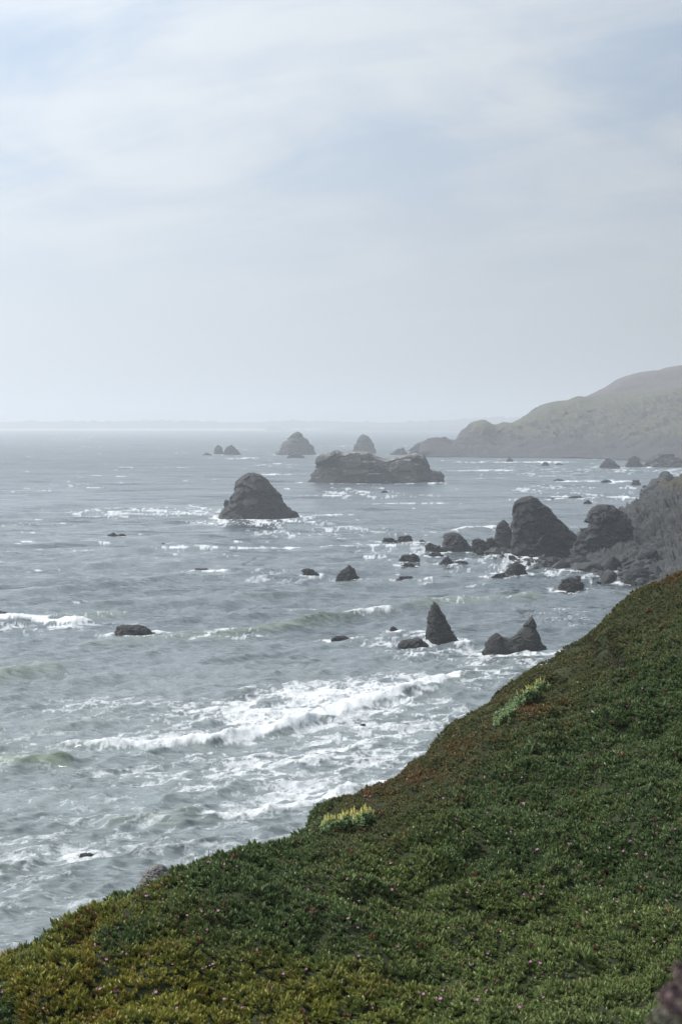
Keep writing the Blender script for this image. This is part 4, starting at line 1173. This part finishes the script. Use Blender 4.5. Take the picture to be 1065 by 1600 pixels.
# ------------------------------------------------------------------ yellow-flowered bushes on the slope
M_LUP = simple_mat('bush_leaf', (0.24, 0.34, 0.15), 0.6, (0.16, 0.24, 0.10), 8, translucent=0.3)
M_YEL = simple_mat('petal_yellow', (0.74, 0.66, 0.20), 0.5, (0.62, 0.55, 0.15), 30, translucent=0.3)
M_STEM = simple_mat('plant_stem', (0.14, 0.13, 0.07), 0.8)


def hill_at(u, v):
    for k in range(25):                              # just over the edge: step down until the slope is met
        h = hill_bvh.ray_cast(Ho, (Vector(on_ray(u, v + 4 * k, 30.0)) - Ho).normalized())
        if h[0] is not None and h[0].y < 36:
            break
    return h[0], (h[1] if h[1] is not None and h[1].z > 0 else (-h[1] if h[1] is not None else None))


def bush(name, label, spine, rad, nstem, nspike, seed, spike_from=0.0, hgt=0.28):
    r = random.Random(seed)
    root_p, _ = hill_at(*spine[len(spine) // 2])
    root = bpy.data.objects.new(name, None); COL.objects.link(root)
    root.location = root_p
    root['label'] = label; root['category'] = 'bush'; root['group'] = 'yellow-flowered bushes on the slope'
    V, Fc, SV, SF, spikes = [], [], [], [], []

    def tube(p0, p1, w):
        b0 = len(SV); d = (p1 - p0).normalized(); a = d.orthogonal().normalized(); b = d.cross(a)
        for p in (p0, p1):
            for k in range(3):
                SV.append(p + (a * math.cos(k * 2.09) + b * math.sin(k * 2.09)) * w)
        for k in range(3):
            SF.append((b0 + k, b0 + (k + 1) % 3, b0 + 3 + (k + 1) % 3)); SF.append((b0 + k, b0 + 3 + (k + 1) % 3, b0 + 3 + k))
    for i in range(nstem):
        f = r.random()
        j = f * (len(spine) - 1); j0 = min(int(j), len(spine) - 2); t = j - j0
        u = spine[j0][0] * (1 - t) + spine[j0 + 1][0] * t + r.gauss(0, rad); v = spine[j0][1] * (1 - t) + spine[j0 + 1][1] * t + r.gauss(0, rad * 0.5)
        p, n = hill_at(u, v)
        if p is None or (p - root_p).length > 4: continue
        p = p - root_p
        tp = p + (n * 0.4 + Vector((r.uniform(-.35, .35), r.uniform(-.35, .25), 0.9))).normalized() * hgt * r.uniform(0.6, 1.15)
        tube(p - n * 0.03, tp, 0.004)
        for q in range(15):                     # whorled leaflets
            s = r.uniform(0.25, 1.0)
            c = p.lerp(tp, s)
            for w in range(3):
                d = Vector((r.gauss(0, 1), r.gauss(0, 1), r.gauss(0.35, .6))).normalized()
                sd = d.orthogonal().normalized() * 0.007
                L_ = r.uniform(0.03, 0.055)
                b0 = len(V)
                V += [c, c + d * L_ * .5 + sd, c + d * L_, c + d * L_ * .5 - sd]
                Fc.append((b0, b0 + 1, b0 + 2, b0 + 3))
        if f >= spike_from: spikes.append((tp, r.uniform(0.8, 1.2)))
    link('stem', mesh_from('stem', np.array([tuple(v) for v in SV]), np.array(SF), False), M_STEM, parent=root)
    link('foliage', mesh_from('foliage', np.array([tuple(v) for v in V]), np.array(Fc), False), M_LUP, parent=root)['kind'] = 'stuff'
    # one flower spike mesh shared by all
    fv, ff = [], []
    for i in range(22):
        z = i / 22 * 0.085; a = i * 2.4; w = 0.013 * (1 - 0.6 * i / 22)
        d = Vector((math.cos(a), math.sin(a), 0.5)); sd = Vector((-math.sin(a), math.cos(a), 0)) * w * .6
        c = Vector((0, 0, z)); b0 = len(fv)
        fv += [c, c + d * w * .8 + sd, c + d * w * 1.5, c + d * w * .8 - sd]
        ff.append((b0, b0 + 1, b0 + 2, b0 + 3))
    sm = mesh_from('flower_spike', np.array([tuple(v) for v in fv]), np.array(ff), False); sm.materials.append(M_YEL)
    r.shuffle(spikes)
    for tp, s in spikes[:nspike]:
        o = link('flower_spike', sm, None, parent=root); o.location = tp; o.scale = (s, s, s)
        o.rotation_euler = (r.uniform(-.3, .3), r.uniform(-.3, .3), r.uniform(0, 6))


bush('lupine_bush', 'long pale green bush with a few yellow flowers high on the slope', [(781, 1138), (795, 1120), (812, 1102), (828, 1090), (846, 1076)], 4.0, 130, 22, 4, spike_from=0.55, hgt=0.16)
bush('lupine_bush', 'low bush topped with bright yellow flower spikes at the slope edge', [(502, 1303), (520, 1296), (540, 1294), (560, 1292), (574, 1286)], 4.0, 90, 60, 7, hgt=0.17)

# single upright shoot on the skyline and the blurred dry flower stalks close to the lens
M_SPRIG = simple_mat('sprig_leaf', (0.12, 0.15, 0.06), 0.6, translucent=0.2)


def sprig():
    p, n = hill_at(325, 1350)
    V, Fc = [], []
    r = random.Random(2)
    for i in range(26):
        z = i / 26 * 0.17; a = i * 2.4; L_ = 0.035 * (1 - 0.6 * i / 26)
        d = Vector((math.cos(a) * .6, math.sin(a) * .6, 0.9)).normalized(); sd = Vector((-math.sin(a), math.cos(a), 0)) * 0.009
        c = Vector((0.015 * math.sin(z * 9), 0, z)); b0 = len(V)
        V += [c - sd * .6, c + sd * .6, c + d * L_ + sd * .3, c + d * L_ - sd * .3]
        Fc.append((b0, b0 + 1, b0 + 2, b0 + 3))
    o = link('leafy_sprig', mesh_from('leafy_sprig', np.array([tuple(v) for v in V]), np.array(Fc), False), M_SPRIG, label='single upright leafy sprig standing above the hillside edge', cat='plant')
    o.location = p + Vector((0, 0, 0.02))


sprig()
M_DRY = simple_mat('dry_flower', (0.20, 0.13, 0.135), 0.8, (0.10, 0.075, 0.07), 60, translucent=0.2)
M_DRYG = simple_mat('dry_flower_grey', (0.22, 0.20, 0.17), 0.8, (0.12, 0.12, 0.09), 60, translucent=0.2)
M_DRYS = simple_mat('dry_stem', (0.22, 0.20, 0.12), 0.8, (0.12, 0.13, 0.07), 20)


def dry_stalks():
    root = bpy.data.objects.new('dried_wildflower', None); COL.objects.link(root)
    base = Vector(on_ray(1075, 1900, 2.6))
    h = hill_bvh.ray_cast(base + Vector((0, 0, 3)), Vector((0, 0, -1)))
    if h[0] is not None: base = h[0]
    root.location = base
    root['label'] = 'blurred dry pinkish flower stalks close to the lens at the bottom right corner'; root['category'] = 'plant'
    r = random.Random(5)
    for (u, v, sz) in ((1060, 1514, 0.011), (1064, 1530, 0.012), (1052, 1548, 0.012), (1036, 1556, 0.011), (1060, 1562, 0.013), (1045, 1574, 0.012), (1030, 1584, 0.012), (1058, 1588, 0.013), (1016, 1594, 0.008), (1044, 1602, 0.013), (1082, 1530, 0.014), (1078, 1570, 0.014), (939, 1578, 0.005)):
        top = Vector(on_ray(u, v, 2.5 + r.uniform(-.12, .12))) - base
        bot = Vector((r.uniform(-.1, .1), r.uniform(-.1, .1), -0.02))
        V, Fc = [], []
        for s in range(9):
            f = s / 8
            p = bot.lerp(top, f) + Vector((0.03 * math.sin(f * 3), 0, 0.02 * math.sin(f * 3)))
            w = 0.0028 * (1.3 - 0.5 * f)
            for k in range(5):
                V.append(p + Vector((math.cos(k * 1.257) * w, math.sin(k * 1.257) * w, 0)))
        for s in range(8):
            for k in range(5):
                Fc.append((s * 5 + k, s * 5 + (k + 1) % 5, s * 5 + 5 + (k + 1) % 5, s * 5 + 5 + k))
        link('stem', mesh_from('stem', np.array([tuple(v_) for v_ in V]), np.array(Fc)), M_DRYS, parent=root)
        V, Fc = [], []
        for i in range(46):
            d = Vector((r.gauss(0, 1), r.gauss(0, 1), r.gauss(.3, 1))).normalized()
            sd = d.orthogonal().normalized() * sz * .28
            b0 = len(V); c = top + d * sz * .15
            V += [c, c + d * sz * .6 + sd, c + d * sz * r.uniform(.8, 1.2), c + d * sz * .6 - sd]
            Fc.append((b0, b0 + 1, b0 + 2, b0 + 3))
        link('flower_head', mesh_from('flower_head', np.array([tuple(v_) for v_ in V]), np.array(Fc), False), (M_DRY if r.random() < 0.6 else M_DRYG) if sz > .01 else M_DRYS, parent=root)


dry_stalks()


# ------------------------------------------------------------------ sea haze
def haze():
    bm = bmesh.new()
    bmesh.ops.create_cube(bm, size=1.0)
    zmin, zmax = -5.0, 200.0
    for v in bm.verts:
        v.co = (v.co.x * 70000, (v.co.y + 0.5) * 28000 - 800, zmin + (v.co.z + 0.5) * (zmax - zmin))
    me = bpy.data.meshes.new('haze'); bm.to_mesh(me); bm.free()
    m = bpy.data.materials.new('haze_air'); m.use_nodes = True
    t = m.node_tree
    for n in list(t.nodes):
        t.nodes.remove(n)
    pv = nd(t, 'ShaderNodeVolumePrincipled', inp={'Color': (0.93, 0.965, 1.0, 1), 'Density': 0.00021, 'Anisotropy': 0.5})
    o = nd(t, 'ShaderNodeOutputMaterial'); t.links.new(pv.outputs[0], o.inputs['Volume'])
    link('haze', me, m, kind='stuff', label='pale sea haze thickening with distance')


haze()
